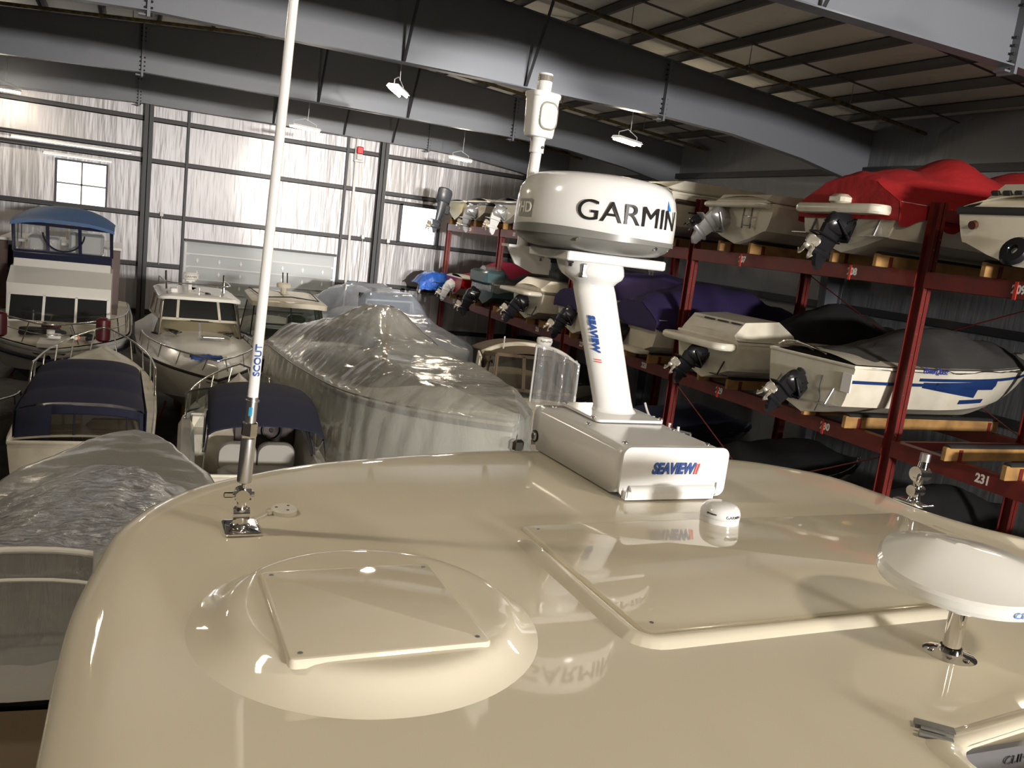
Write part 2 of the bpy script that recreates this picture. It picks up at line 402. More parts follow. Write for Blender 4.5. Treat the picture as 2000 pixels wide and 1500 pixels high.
# columns of the frames at the side wall
for y,lb in zip(FY[2:5],('nearest','second','third')):
    mm=M(); mm.prism([(RX-.95,2.7),(RX-.25,2.75),(RX-.2,FL),(RX-.5,FL)],'y',y-.13,y-.11); mm.prism([(RX-.95,2.7),(RX-.25,2.75),(RX-.2,FL),(RX-.5,FL)],'y',y+.11,y+.13)
    mm=M(); mm.add([(RX-1.0,y,2.74),(RX-.22,y,2.74),(RX-.22,y,FL),(RX-.5,y,FL)],[(0,1,2,3)])
    for (xa,xb) in ((RX-1.0,RX-.5),(RX-.22,RX-.22)): 
        mm.add([(xa,y-.14,2.74),(xa,y+.14,2.74),(xb,y+.14,FL),(xb,y-.14,FL)],[(0,1,2,3)])
    tag(mm.build('frame_column',FRAME,None,0,solid=.025),'tapered grey steel frame column by the side wall behind the rack, %s to the camera'%lb,'column','tapered side columns')
# purlins, bridging straps
pi2=0
for k in range(-14,9):
    x=9.35+1.5*k+.25
    if x<-13.5 or x>RX-.3 or abs(x-6.5)<.3: continue
    z=roofz(x)
    mm=M(); mm.b2((x-.01,-25.9,z+.02),(x+.01,WY,z+.25)); mm.b2((x-.08,-25.9,z+.02),(x+.01,WY,z+.035)); mm.b2((x-.01,-25.9,z+.235),(x+.08,WY,z+.25))
    tag(mm.build('purlin',PURL,None,0),'dark steel roof purlin running the length of the hall','purlin','roof purlins')
nb=0
for y in (4.6,7.0,13.0,16.2,22.5,25.8,32,35.2):
    mm=M()
    for a,b in ((-13.9,6.5),(6.5,RX-.2)):
        mm.tube([(a,y,roofz(a)+.004),(b,y,roofz(b)+.004)],.024,4)
    tag(mm.build('bridging_strap',PURL,None,0),'thin dark steel strap crossing between the roof purlins','strap','straps between the purlins')
for y0,lb in ((17.0,'between the two nearest visible roof frames'),(26.6,'between the second and third roof frames'),(36.2,'just in front of the end wall roof frame')):
    pp=E('sprinkler_pipe',(0,y0,0),0,'yellow-brown sprinkler pipe under the purlins '+lb,'pipe','sprinkler pipes')
    mm=M(); mm.tube([(-13,0,roofz(-13)-.28),(6.5,0,roofz(6.5)-.28),(RX-.4,0,roofz(RX-.4)-.28)],.05,10); mm.build('pipe',SPRK,pp)
    for k in range(9):
        x=-10+3.3*k; mm=M(); mm.tube([(x,0,roofz(x)-.23),(x,0,roofz(x)+.3)],.012,5); mm.tube([(x,0,roofz(x)-.34),(x,0,roofz(x)-.22)],.02,6); mm.build('hanger',STEEL,pp)
# ---------------------------------------------------------------- hanging lamps
def lampfix(loc,rz,label,n=2):
    t=E('ceiling_lamp',loc,rz,label,'lamp','hanging strip lamps')
    mm=M(); mm.prism([(-.17,0),(.17,0),(.12,.07),(-.12,.07)],'x',-.6,.6); mm.build('housing',WHITEI,t,0)
    for k in range(n):
        mm=M(); yy=-.09+.18*k/(n-1) if n>1 else 0; mm.tube([(-.58,yy,-.03),(.58,yy,-.03)],.03,10); mm.build('tube',LAMP,t)
    mm=M(); 
    for s in (-1,1): mm.tube([(s*.5,0,.07),(s*.5,0,.18)],.01,5)
    mm.tube([(-.5,0,.18),(0,.02,.32),(.5,0,.18)],.012,5)
    zt=roofz(loc[0])+.1-loc[2]
    mm.tube(cat_rom([(.1,0,.25),(.16,.05,zt*.5),(.1,.1,zt)],6),.01,5); mm.build('cable',LGREY,t)
    L=bpy.data.lights.new('lamp','AREA'); L.shape='RECTANGLE'; L.size=1.1; L.size_y=.25; L.energy=LAMPE*.9; L.color=(1,.86,.66)
    lo=bpy.data.objects.new('lamp',L); col.objects.link(lo); lo.parent=t; lo.location=(0,0,-.075)
    L2=bpy.data.lights.new('lamp_glow','POINT'); L2.energy=LAMPE*1.5; L2.color=(1,.86,.66); L2.shadow_soft_size=.12
    lo=bpy.data.objects.new('lamp_glow',L2); col.objects.link(lo); lo.parent=t; lo.location=(0,0,-.2)
    return t
LAMPE=60
lampfix((5.75,20.6,3.15),math.radians(62),'twin strip lamp left of the white mast lamp, under the second roof frame')
lampfix((12.6,21.2,3.08),math.radians(28),'strip lamp hanging right of the white mast lamp, above the radar dome')
lampfix((12.1,33.2,2.93),math.radians(30),'small strip lamp near the end wall, above the far end of the rack')
lampfix((5.6,31.8,3.0),math.radians(28),'unlit-looking strip lamp tucked under the far roof frame above the door')
lampfix((-4.3,36.5,3.05),math.radians(0),'bright strip lamp at the left edge of the picture')
for i,(x,y) in enumerate(((-3,-7),(6,-7),(12,-7),(-3,3),(3.8,-1.6),(9.9,5.4),(-4,13))):
    lampfix((x,y,3.1),math.radians(0),'strip lamp hanging overhead outside the picture')
# fluorescent wall strips above the left window
for z,x0,x1,lb in ((1.56,-4.2,.0,'upper'),(1.12,-3.1,-.7,'lower')):
    t=E('wall_strip_light',((x0+x1)/2,WY-.22,z),0,'long white strip light on the end wall above the small window, %s of two'%lb,'lamp')
    mm=M(); mm.b2((-(x1-x0)/2,-.03,-.02),((x1-x0)/2,.03,.05)); mm.build('housing',WHITEI,t,0)
    mm=M(); mm.tube([(-(x1-x0)/2,-.0,-.04),((x1-x0)/2,0,-.04)],.02,6); mm.build('tube',PANEW,t)
# horn strobe
t=E('alarm_strobe',(9.25,WY-.3,2.95),0,'red alarm strobe on the end wall above the sectional door','alarm')
mm=M(); mm.b2((-.14,-.1,-.05),(.14,.05,.27),bev=.03); mm.build('housing',P('alarm_red',(.6,.02,.02),.4),t)
mm=M(); mm.b2((-.12,-.08,-.3),(.12,.1,-.06)); mm.tube([(-.2,0,-.35),(-.2,0,.2)],.02,6); mm.b2((-.22,-.05,-.4),(.2,.15,-.36)); mm.build('bracket',LGREY,t,0)
for x,z in ((2.2-.95,-.82),(9.75,-.8),(10.95,-.85)):
    t=E('junction_box',(x,WY-.22,z),0,'small white junction box on the end wall girt, %s'%{1.25:'left of the door',9.75:'right of the door frame',10.95:'right of the tall column'}[round(x,2)],'junction box')
    mm=M(); mm.box((0,0,.08),(.13,.08,.16)); mm.build('box',WHITEI,t,0); mm=M(); mm.tube([(0,0,0),(-.02,0,-2.0)],.015,6); mm.build('conduit',LGREY,t)
# ---------------------------------------------------------------- the boat the camera stands over
HZ=-.72
yacht=E('motor_yacht',(1.3,-1.0,FL),0,'large motor yacht in the foreground, its glossy cream hardtop filling the lower picture','boat')
yz=Vector((-1.3,1.0,-FL))   # world -> yacht local offset
def yl(p): return Vector(p)+yz
half=[(1.3,2.705),(.98,2.66),(.53,2.545),(.26,2.40),(.11,2.27),(.0,2.075),(-.045,1.85),(-.075,1.62),(-.086,1.3),(-.09,1.05),(-.09,.4),(-.09,-.6),(-.07,-1.4),(.1,-1.75),(1.3,-1.8)]
right=[(2.5,-1.75),(2.7,-1.4),(2.72,-.6),(2.74,.4),(2.74,1.05),(2.78,1.45),(2.72,1.66),(2.62,1.80),(2.57,1.95),(2.575,2.1),(2.54,2.33),(2.43,2.47),(2.22,2.60),(1.85,2.67)]
outl=cat_rom([(a,b,0) for a,b in (half+right)],10,True)
rings=[]; C0=Vector((1.3,.9,0))
prof=[(0,0),(.3,0),(.5,0),(.65,0),(.78,0),(.86,0),(.9,-.0)]
def camber(x,y): return .0-.012*((x-1.3)/1.35)**2-.012*max(0,(y-1.6)/1.1)**2
for t,_ in prof: rings.append([Vector((lerp(C0.x,p.x,t),lerp(C0.y,p.y,t),0)) for p in outl])
# rounded edge band, constant width measured inwards
W=.11
def inward(i):
    a=outl[i-1]; b=outl[(i+1)%len(outl)]; d=(b-a); d=Vector((d.x,d.y,0)).normalized(); n=Vector((-d.y,d.x,0))
    return n if n.dot(C0-outl[i])>0 else -n
IN=[inward(i) for i in range(len(outl))]
def ringed(off,dz): return [outl[i]+IN[i]*off+Vector((0,0,dz)) for i in range(len(outl))]
band=[(W*1.25,0)]+[(W-W*math.sin(a),-.085*(1-math.cos(a))) for a in [math.radians(q) for q in (8,18,30,42,54,66,76,84,90)]]+[(0,-.13),(.012,-.15),(.0,-.16),(-.004,-.2),(.03,-.22),(.12,-.225)]
rings2=[rings[0],rings[1],rings[2],rings[3],rings[4]]+[ringed(o,z) for o,z in band]
for rg in rings2[:6]:
    pass
for rg in rings2:
    for v in rg: v.z+=camber(v.x,v.y)
m=M(); n=len(outl)
# sunroof opening: cut a hole near lower right of the picture by leaving the cell out, rim added separately
m.loft([[yl(v+Vector((0,0,HZ))) for v in rg] for rg in rings2])
hard=m.build('hardtop',GEL,yacht,50)
hr=bpy.data.objects
# boolean cut for the hatch opening
OX0,OX1,OY0,OY1=1.205,1.72,.30,.825
cm=M(); 
def quadpts(e=0): return [(OX0-e,OY0-e),(OX1+e,OY0-e),(OX1+.03+e,OY1+.03+e),(OX0+.035-e,OY1-.02+e)]
cm.prism([tuple(yl((x,y,0))[:2]) for x,y in quadpts()],'z',yl((0,0,HZ-.14)).z,yl((0,0,HZ+.2)).z)
cutter=cm.build('hatch_cut',GEL,None,0)
cutter.location=yacht.location
md=hard.modifiers.new('opening','BOOLEAN'); md.operation='DIFFERENCE'; md.object=cutter; md.solver='EXACT'
dg=bpy.context.evaluated_depsgraph_get(); me2=bpy.data.meshes.new_from_object(hard.evaluated_get(dg)); hard.modifiers.clear(); 
if len(me2.polygons)>200: hard.data=me2
bpy.data.objects.remove(cutter)
# rim of the opening and the well
mm=M(); q=quadpts(.03)
def rimring(e,z): 
    P4=quadpts(e); out=[]
    for i in range(4):
        a=Vector(P4[i]); p_=Vector(P4[i-1]); nx=Vector(P4[(i+1)%4]); r=.05
        for k in range(5):
            t=k/4; A=a+(p_-a).normalized()*r; B=a+(nx-a).normalized()*r
            pt=(A*(1-t)+a*t)*(1-t)+(a*(1-t)+B*t)*t; out.append(yl((pt.x,pt.y,HZ+z)))
    return out
mm.loft([rimring(.05,-.008),rimring(.042,.0),rimring(.03,.005),rimring(.02,.006),rimring(.008,.005),rimring(0,-.002),rimring(-.004,-.02)])
rim=mm.build('hatch_rim',GEL,yacht,60)
mm=M(); mm.loft([rimring(-.004,-.02),rimring(-.006,-.14)]); mm.loft([rimring(-.006,-.14),rimring(-.1,-.15)],cap1=True)
mm.build('hatch_well',MBLACK,yacht,60,)
mm=M(); mm.box(yl((1.36,.80,HZ-.03)),(.24,.012,.05),Matrix.Rotation(-.04,3,'Z'))
pl=mm.build('hatch_sliding_frame',P('hatch_grey',(.12,.12,.13),.4),yacht,0)
textmesh('CLIMAX',.021,P('faded_black_ink',(.05,.05,.055),.5),yacht,lambda x,y,z: yl((1.40+x,.792-z,HZ-.028+y)),sx=1.3)
# small latch groove beside the opening
mm=M(); mm.box(yl((1.262,.862,HZ+.001)),(.062,.022,.012),Matrix.Rotation(-.75,3,'Z')); mm.box(yl((1.248,.846,HZ+.004)),(.05,.006,.012),Matrix.Rotation(-.75,3,'Z')); mm.box(yl((1.236,.838,HZ+.002)),(.052,.010,.012),Matrix.Rotation(-.75,3,'Z'))
mm.build('hatch_latch',GREYP,yacht,30)
# raised round plinth and square blanking plate
cx,cy=.441,1.412; R0=.254
mm=M()
pr=[(R0+.085,-.013),(R0+.070,-.009),(R0+.056,-.003),(R0+.040,.005),(R0+.022,.017),(R0+.010,.028),(R0,.0345),(R0-.012,.0375),(R0-.028,.038),(R0-.05,.0383),(R0-.1,.0386),(.06,.039),(0,.039)]
mm.lathe(pr,yl((cx,cy,HZ)),72); mm.build('round_plinth',GEL,yacht,60)
def plate(x0,x1,y0,y1,z0,z1,r,name,rows=True,ins=.02,skew=0):
    mm=M(); rings=[]
    for e,z in ((0,z0),(0,z1-.004),(-.002,z1-.001),(-.006,z1)):
        rings.append([yl(((x0+x1)/2+a+skew*b,(y0+y1)/2+b,HZ+z)) for a,b in rrect(x1-x0+2*e,y1-y0+2*e,r+e,4)])
    mm.loft(rings,cap1=True,cap0=True)
    o=mm.build(name,GEL,yacht,40)
    for sx in (-1,1):
        for sy in (-1,1):
            mm=M(); mm.lathe([(.0045,0),(.0045,.001),(.002,.0012),(.0,.0008)],yl(((x0+x1)/2+sx*((x1-x0)/2-ins),(y0+y1)/2+sy*((y1-y0)/2-ins),HZ+z1)),8); mm.build('screw',GREYP,o)
    return o
plate(.2515,.592,1.208,1.549,.03,.046,.012,'round_plinth_cover')
# rectangular raised frame with inner plate
HX0,HX1,HY0,HY1=.93,2.3,1.245,1.86
mm=M(); rings=[]
for e,z in ((.056,-.008),(.046,.000),(.036,.008),(.026,.013),(.016,.0145),(.007,.012),(.0,.005),(-.006,-.004)):
    rings.append([yl(((HX0+HX1)/2+a,(HY0+HY1)/2+b,HZ+lerp(z,-.03,smst(((HY0+HY1)/2+b-1.72)/.14))+camber((HX0+HX1)/2+a,1.5))) for a,b in [(lerp(p[0],q[0],k/6),lerp(p[1],q[1],k/6)) for rr_ in [rrect(HX1-HX0+2*e,HY1-HY0+2*e,.03+e,6)] for p,q in zip(rr_,rr_[1:]+rr_[:1]) for k in range(6)]])
mm.loft(rings); mm.build('hatch_frame',GEL,yacht,60)
plate(HX0+.012,HX1-.012,HY0+.012,HY1-.012,-.012,.007,.018,'hatch_cover',ins=.035)
# cabin sides, windows and hull under the hardtop
mm=M(); rg=[]
for z,e in ((-.2,.12),(-.9,.05),(-1.5,-.05),(-1.55,-.3)):
    rg.append([yl(outl[i]+IN[i]*e+Vector((0,0,HZ+z))) for i in range(0,len(outl),4)])
mm.loft(rg); mm.build('cabin_side',WHITEG,yacht,40)
mm=M(); 
rg=[[yl(outl[i]+IN[i]*e+Vector((0,0,HZ+z))) for i in range(0,len(outl),4)] for z,e in ((-.35,.095),(-.75,.06))]
mm.loft(rg); mm.build('cabin_window',GLASS,yacht,40)
mm=M()
def hullrings(B,L,zs):
    out=[]
    for z,fb,fl in zs:
        r=[]
        for k in range(40):
            a=2*PI*k/40; x=math.cos(a); y=math.sin(a)
            yy=max(-.82,y)*L*fl+ .8; w=B*fb*(abs(x)**.7)*(1 if x>0 else -1)
            if y>0: w*= (1-.25*y)
            r.append(yl((1.3+w,yy,z)))
        out.append(r)
    return out
mm.loft(hullrings(1.6,3.2,((-2.65,.9,1),(-2.6,1,1.0),(-3.2,.96,.95),(-4.6,.8,.86),(-5.3,.45,.75),(-5.7,.1,.6))),cap0=True,cap1=True)
mm.build('hull',WHITEG,yacht,50)
mm=M(); mm.b2(yl((1.2,-1.5,FL)),yl((1.4,2.5,-5.6))); mm.build('keel_block',WOOD,yacht,0)

# ---------------------------------------------------------------- radar pedestal
ped=E('radar_pedestal',(1.55,2.35,HZ),0,'white tapered radar mast on a hinged box base, lettered in blue and red','radar mast')
def pl_(p): return Vector(p)-Vector((1.55,2.35,HZ))
X0,X1,Y0,Y1=1.357,1.742,2.052,2.665
mm=M(); r=.032
# folded sheet box: rounded top corners lengthwise
def cs(y,z0,z1,x0=X0,x1=X1):
    out=[(x0,y,z0)]
    for k in range(7):
        a=PI-PI/2*k/6; out.append((x0+r+r*math.cos(a),y,z1-r+r*math.sin(a)))
    for k in range(7):
        a=PI/2-PI/2*k/6; out.append((x1-r+r*math.cos(a),y,z1-r+r*math.sin(a)))
    out.append((x1,y,z0)); return [pl_(p) for p in out]
mm.loft([cs(Y0+.006,HZ+.02,HZ+.155),cs(Y0+.05,HZ+.005,HZ+.155),cs(2.40,HZ-.0,HZ+.152),cs(Y1-.05,HZ-.005,HZ+.148),cs(Y1,HZ+.06,HZ+.147)],closed=False)
base=mm.build('base_cover',WHITE,ped,40,solid=.004)
mm=M()
fr_=[pl_((x,Y1-.004,z)) for x,z in ((X0,HZ),(X0,HZ+.147),(X1,HZ+.147),(X1,HZ))]
mm.add(fr_,[(0,1,2,3)]); mm.build('rear_panel',WHITE,ped,0)
# front plate with rounded corners and hooked lower right corner
mm=M(); poly=[(x,z) for x,z in rrect(X1-X0+.004,.155,.028,6)]
poly=[(p[0]+(X0+X1)/2,p[1]+HZ+.083) for p in poly]
# trim bottom between corner hooks
def clip(p):
    x,z=p; return p
mm.prism([(p[0]-1.55,p[1]-HZ) for p in poly if True],'y',Y0-2.35-.004,Y0-2.35+.004)
fp=mm.build('front_plate',WHITE,ped,30)
mm=M(); mm.tube([pl_((X0+.03,Y0-.006,HZ+.026)),pl_((X1-.045,Y0-.006,HZ+.026))],.017,14); mm.b2(pl_((X0+.012,Y0-.022,HZ+.003)),pl_((X1-.05,Y0+.0,HZ+.028)))
mm.build('hinge_barrel',WHITE,ped,30)
mm=M()
mm.b2(pl_((X1-.036,Y0-.006,HZ+.008)),pl_((X1-.03,Y0-.003,HZ+.05))); mm.build('hinge_slot',GREYP,ped,0); mm=M(); mm.b2(pl_((X0+.016,Y0-.0225,HZ+.01)),pl_((X0+.019,Y0-.021,HZ+.035)))
mm.build('hinge_slot',GREYP,ped,0)
textmesh('SEAVIEW',.047,BLUEI,ped,lambda x,y,z: pl_((1.538+x,Y0-.005-z,HZ+.094+y)),shear=.22,bold=.0022,sx=.80)
for k in range(2):
    mm=M(); xx=1.622+k*.009; z0=HZ+.077; mm.add([pl_(p) for p in ((xx-.008,Y0-.0062,z0),(xx-.003,Y0-.0062,z0),(xx+.005,Y0-.0062,z0+.034),(xx,Y0-.0062,z0+.034))],[(0,1,2,3)])
    mm.build('emblem_slash',REDI,ped,0)
# side bolt
mm=M(); Rm=Matrix.Rotation(-PI/2,3,'Y'); mm.lathe([(0,.012),(.012,.012),(.016,.008),(.0175,.003),(.0175,0)],pl_((X0-.001,Y1-.035,HZ+.04)),20,Rm)
b_=mm.build('pivot_bolt',STEEL,ped,40); mm=M(); mm.lathe([(.0175,.0),(.0215,.0),(.0215,.006),(.0175,.006)],pl_((X0-.001,Y1-.035,HZ+.04)),20,Rm); mm.build('washer',MBLACK,b_)
# mast plate on top
ZT=HZ+.155
mm=M(); mm.loft([[pl_(((1.44+1.735)/2+a*1.0,2.52+b,ZT+z)) for a,b in rrect(.272+2*e,.275+2*e,.02,4)] for e,z in ((0,0),(0,.006),(-.003,.009))],cap0=True,cap1=True)
mp_=mm.build('mast_foot_plate',WHITE,ped,30)
for (x,y,zz) in ((1.452,2.415,.009),(1.722,2.41,.009),(1.46,2.625,.009),(1.72,2.625,.009),(1.405,2.36,0),(1.40,2.12,0),(1.70,2.30,0),(1.70,2.11,0),(1.40,2.6,0)):
    mm=M(); mm.lathe([(.0,.006),(.005,.0055),(.009,.003),(.0105,0)],pl_((x,y,ZT+zz)),12); mm.build('dome_screw',STEEL,ped,50)
# raked mast : loft of elliptical sections from foot to collar
foot=Vector((1.603,2.53,ZT+.008)); top=Vector((1.545,2.745,-.048))
mm=M(); rg=[]; NS=40
secs=[(0,.088,.066),(.004,.084,.062),(.03,.076,.058),(.08,.0745,.058),(.5,.078,.061),(.80,.081,.066),(.85,.078,.068),(.875,.092,.085),(.90,.112,.105),(.93,.122,.117),(.97,.125,.12),(1.0,.125,.12)]
for t,a,b in secs:
    c=foot.lerp(top,t)
    rg.append([pl_((c.x+a*math.cos(2*PI*k/NS),c.y+b*math.sin(2*PI*k/NS),c.z)) for k in range(NS)])
mm.loft(rg,cap0=True,cap1=True); mast=mm.build('mast',WHITE,ped,60)
def onmast(x,y,z,ang0=-2.35):
    # lettering runs down the mast; y offset goes round the section
    t=.50-x/( (top-foot).length); c=foot.lerp(top,t); a=ang0+y/.074
    return pl_((c.x+(.0785+z+.001)*math.cos(a),c.y+(.0615+z+.001)*math.sin(a),c.z))
textmesh('SEAVIEW',.034,BLUEI,ped,lambda x,y,z: onmast(x-.01,y,z+.0022),shear=.0,bold=.0016,sx=.98)
for k in range(2):
    mm=M(); 
    mm.add([onmast(.083+.008*k+dx,dy,.0008) for dx,dy in ((0,-.012),(.0035,-.012),(.0035,.0),(.0035,.012),(0,.012),(0,0))],[(0,1,2,5),(5,2,3,4)]); mm.build('emblem_slash',REDI,ped,0)
# top plate
DC=Vector((1.572,2.80,0)); 
mm=M(); zt=-.048
mm.b2(pl_((1.39,2.63,zt)),pl_((1.80,2.95,zt+.034)),bev=.004)
mm.build('top_plate',WHITE,ped,30)
for x,y in ((1.42,2.66),(1.55,2.66),(1.76,2.66),(1.42,2.9),(1.76,2.9)):
    mm=M(); mm.tube([pl_((x,y,zt-.001)),pl_((x,y,zt-.02))],[.008,.008],6); mm.tube([pl_((x,y,zt)),pl_((x,y,zt-.008))],.012,10); mm.build('plate_nut',CHROME,ped,30)
mm=M(); mm.box(pl_((1.475,2.66,zt-.03)),(.03,.04,.05),bev=.004); mm.build('cable_clamp',STEEL,ped,30)
# curved bracket arm that carries the mast lamp
mm=M(); mm.prism([(1.305-1.55,-.018-HZ),(1.40-1.55,-.018-HZ),(1.50-1.55,-.06-HZ),(1.50-1.55,-.12-HZ),(1.43-1.55,-.12-HZ),(1.35-1.55,-.09-HZ)],'y',2.975-2.35,2.985-2.35)
mm.b2(pl_((1.305,2.95,-.028)),pl_((1.41,3.02,-.018))); mm.build('lamp_bracket',WHITE,ped,40)

# ---------------------------------------------------------------- radar dome
dome=E('radar_dome',(DC.x,DC.y,zt+.034),0,'white radar dome with grey underside and black lettering with a blue triangle, on the mast','radar')
mm=M(); RD=.297
def dprof(): return [(RD-.006,.062),(RD,.07),(RD+.0005,.13),(RD-.004,.18),(RD-.012,.215),(RD-.03,.245),(RD-.055,.262),(RD-.085,.270),(.17,.276),(.08,.281),(0,.283)]
mm.lathe(dprof(),(0,0,0),72); mm.build('dome_shell',WHITE,dome,50)
mm=M(); mm.lathe([(0,.004),(.12,.004),(.13,.0),(.2,.004),(.245,.012),(.275,.03),(.29,.052),(.293,.066)],(0,0,0),72)
und=mm.build('dome_underside',GREYP,dome,50)
# wavy grey skirt edge
mm=M(); 
mm.grid(96,3,lambda u,v:(lambda a,h:((RD+.0012)*math.cos(a),(RD+.0012)*math.sin(a),lerp(.05,h,v)))(2*PI*u,.066+.016*max(0,math.cos(2*PI*u+PI*.86))**2.2))
mm.build('grey_skirt',GREYP,dome,60)
mm=M()
for a in (-2.25,-1.2,-.3,.9,2.3): mm.tube([(.283*math.cos(a),.283*math.sin(a),.043),(.294*math.cos(a),.294*math.sin(a),.04)],.006,10)
mm.build('dome_screw',STEEL,dome,40)
def ondome(x,y,z,a0,zc): 
    a=a0+x/RD; return ((RD+.0015+z)*math.cos(a),(RD+.0015+z)*math.sin(a),zc+y)
# direction from the dome to the camera is the middle of what is seen
ac=math.atan2(-DC.y,-DC.x)
textmesh('GARMIN',.098,DARKI,dome,lambda x,y,z: ondome(x,y,z+.0012,ac+.50,.140),bold=.0,sx=1.15)
mm=M(); mm.grid(6,6,lambda u,v:(lambda z: ondome(.160+.024*(u-.5)*(1-v),z,-.0035*smst((z-.13)/.05)-.0085*smst((z-.18)/.035)+.001,ac+.50,0))(lerp(.176,.214,v))); mm.build('blue_triangle',BRBLUE,dome,0)
mm=M(); mm.grid(8,2,lambda u,v: ondome((u-.5)*.095,lerp(.1,.162,v),.0004,ac-1.0,0)); bg=mm.build('badge',GREYI,dome,0)
textmesh('HD',.052,WHITEI,dome,lambda x,y,z: ondome(x+.006,y,z+.0012,ac-1.0,.131),bold=.001,sx=1.0)

# ---------------------------------------------------------------- mast lamp
lp=Vector((1.375,2.985,-.02))
ml=E('mast_lamp',lp,0,'white combined masthead lamp and lit floodlight on a thin white pole behind the radar dome','lamp')
mm=M(); mm.tube([(0,0,0),(.005,0,.2),(.012,.0,.37)],.021,16); mm.build('pole',WHITE,ml)
mm=M(); mm.lathe([(0,.35),(.027,.35),(.027,.395),(.03,.4),(.03,.41)],(.012,0,0),24); mm.build('collar',WHITE,ml)
mm=M(); mm.tube([(.022,-.026,.37),(.022,-.031,.37)],.0055,10); mm.build('set_screw',MBLACK,ml)
rz=Matrix.Rotation(math.radians(12),3,'Z')
bodyz=.405; KS=.86
mm=M(); rg=[]
for z,w,d in [(z*KS,w*KS,d*KS) for z,w,d in ((0,.105,.07),(.004,.118,.082),(.02,.124,.088),(.13,.132,.092),(.165,.135,.095),(.17,.142,.102),(.186,.144,.104),(.19,.138,.1))]:
    rg.append([Vector((.012,.0,bodyz+z))+rz@Vector((a,b,0)) for a,b in rrect(w,d,.022,5)])
mm.loft(rg,cap0=True,cap1=True); mm.build('lamp_body',WHITE,ml,35)
fc=Vector((.012,0,bodyz+.092*KS))
def onface(x,z,o): return fc+rz@Vector(((x+.006)*KS,(-.0475-o)*KS,z*KS))
mm=M(); rgs=[]
for s,o in ((1.0,-.004),(1.0,.003),(.92,.006),(.86,.004)): rgs.append([onface(a*s,b*s,o) for a,b in rrect(.098,.118,.036,6)])
mm.loft(rgs); mm.build('lens_bezel',P('bezel_beige',(.30,.29,.23),.3),ml,60)
mm=M(); rgs=[[onface(a*s,b*s,o) for a,b in rrect(.098,.118,.036,6)] for s,o in ((.87,.004),(.7,-.004),(.45,-.012),(.2,-.016))]
mm.loft(rgs,cap1=True); mm.build('reflector',LAMPW,ml,60)
mm=M(); rgs=[[onface(a*s,b*s,o) for a,b in rrect(.098,.118,.036,6)] for s,o in ((.87,.005),(.5,.009),(.1,.011))]
mm.loft(rgs,cap1=True); mm.build('lens',film('clear_lens',(.8,.9,.9),.08,.03,1,0),ml,60)
mm=M(); mm.lathe([(.027,bodyz+.163),(.0285,bodyz+.2),(.028,bodyz+.204)],(.012,0,0),24); mm.lathe([(.026,bodyz+.224),(.0285,bodyz+.226),(.027,bodyz+.232),(.0,bodyz+.234)],(.012,0,0),24); mm.build('masthead_cap',WHITE,ml)
mm=M(); mm.lathe([(.0275,bodyz+.204),(.0275,bodyz+.224)],(.012,0,0),24); mm.build('masthead_lens',P('smoked_lens',(.28,.25,.22),.15,trans=.3),ml)

# ---------------------------------------------------------------- whip antenna, left
an=E('whip_antenna',(.263,1.915,HZ-.005),0,'tall white whip antenna on a chrome ratchet mount at the left of the hardtop','antenna')
mm=M(); mm.loft([[Vector((a*1.0,b*1.0,z)) for a,b in rrect(.078+2*e,.098+2*e,.007,3)] for e,z in ((0,0),(0,.004),(-.003,.006))],cap0=True,cap1=True); mm.box((0,-0,.006),(.02,.03,.002))
bp_=mm.build('base_plate',CHROME,an,30)
mm=M(); mm.lathe([(.024,.005),(.022,.010),(.017,.014),(.016,.03),(.0165,.045),(.014,.053),(0,.056)],(-.003,0,0),20,sx=1,sy=.8); mm.tube([(-.02,0,.036),(.016,0,.036)],.0145,16); mm.build('swivel_base',CHROME,an,40)
mm=M(); mm.tube([(-.003,0,.05),(-.003,0,.075)],.011,14); mm.tube([(-.019,-.002,.082),(.017,-.002,.082)],.0135,16); mm.tube([(-.024,0,.082),(.024,0,.082)],.007,10); mm.tube([(-.003,-.02,.082),(-.003,.018,.082)],.016,14); mm.build('ratchet_joint',CHROME,an,40)
mm=M(); mm.box((-.032,-.004,.082),(.022,.004,.012),bev=.002); mm.tube([(-.022,-.004,.082),(-.012,-.002,.082)],.004,8); mm.build('ratchet_lever',CHROME,an,30)
ax=lambda z:(-.001+.030*(z-.08)/1.0,0,z)
mm=M(); mm.tube([ax(.092),ax(.106),ax(.11)],[.004,.0045,.01],12); mm.build('stud',CHROME,an)
mm=M(); mm.tube([ax(.112),ax(.116),ax(.215)],[.0155,.0165,.0165],24); mm.build('ferrule',STEEL,an,40)
mm=M(); mm.tube([ax(.215),ax(.22),ax(.222),ax(.25),ax(.252)],[.016,.0175,.0185,.0185,.014],6); mm.build('hex_nut',CHROME,an,20)
mm=M(); mm.tube([ax(.25),ax(.31)],.0125,20); mm.tube([ax(.3),ax(.303)],.0155,16); sl=mm.build('upper_sleeve',STEEL,an,40)
mm=M(); mm.tube([ax(.31),ax(.6),ax(1.9),ax(2.4)],[.0118,.0112,.0085,.006],16); mm.build('whip',WHITE,an,60)
def onwhip(x,y,z):
    p=ax(.395+x); a=math.atan2(-1.9,-.26)+.25-y/.0118; return (p[0]+(.0121+z)*math.cos(a),p[1]+(.0121+z)*math.sin(a),p[2])
textmesh('SCOUT',.0175,BLUEI,an,lambda x,y,z:onwhip(x,-y,z) if False else onwhip(x,y,z),bold=.0003,sx=1.25)
mm=M(); mm.grid(1,4,lambda u,v:(lambda p,a:(p[0]+.0128*math.cos(a),p[1]+.0128*math.sin(a),p[2]))(ax(.268+.02*u),-2.2+.7*v)); mm.build('blue_sticker',P('sticker_blue',(.03,.25,.42),.4),an)
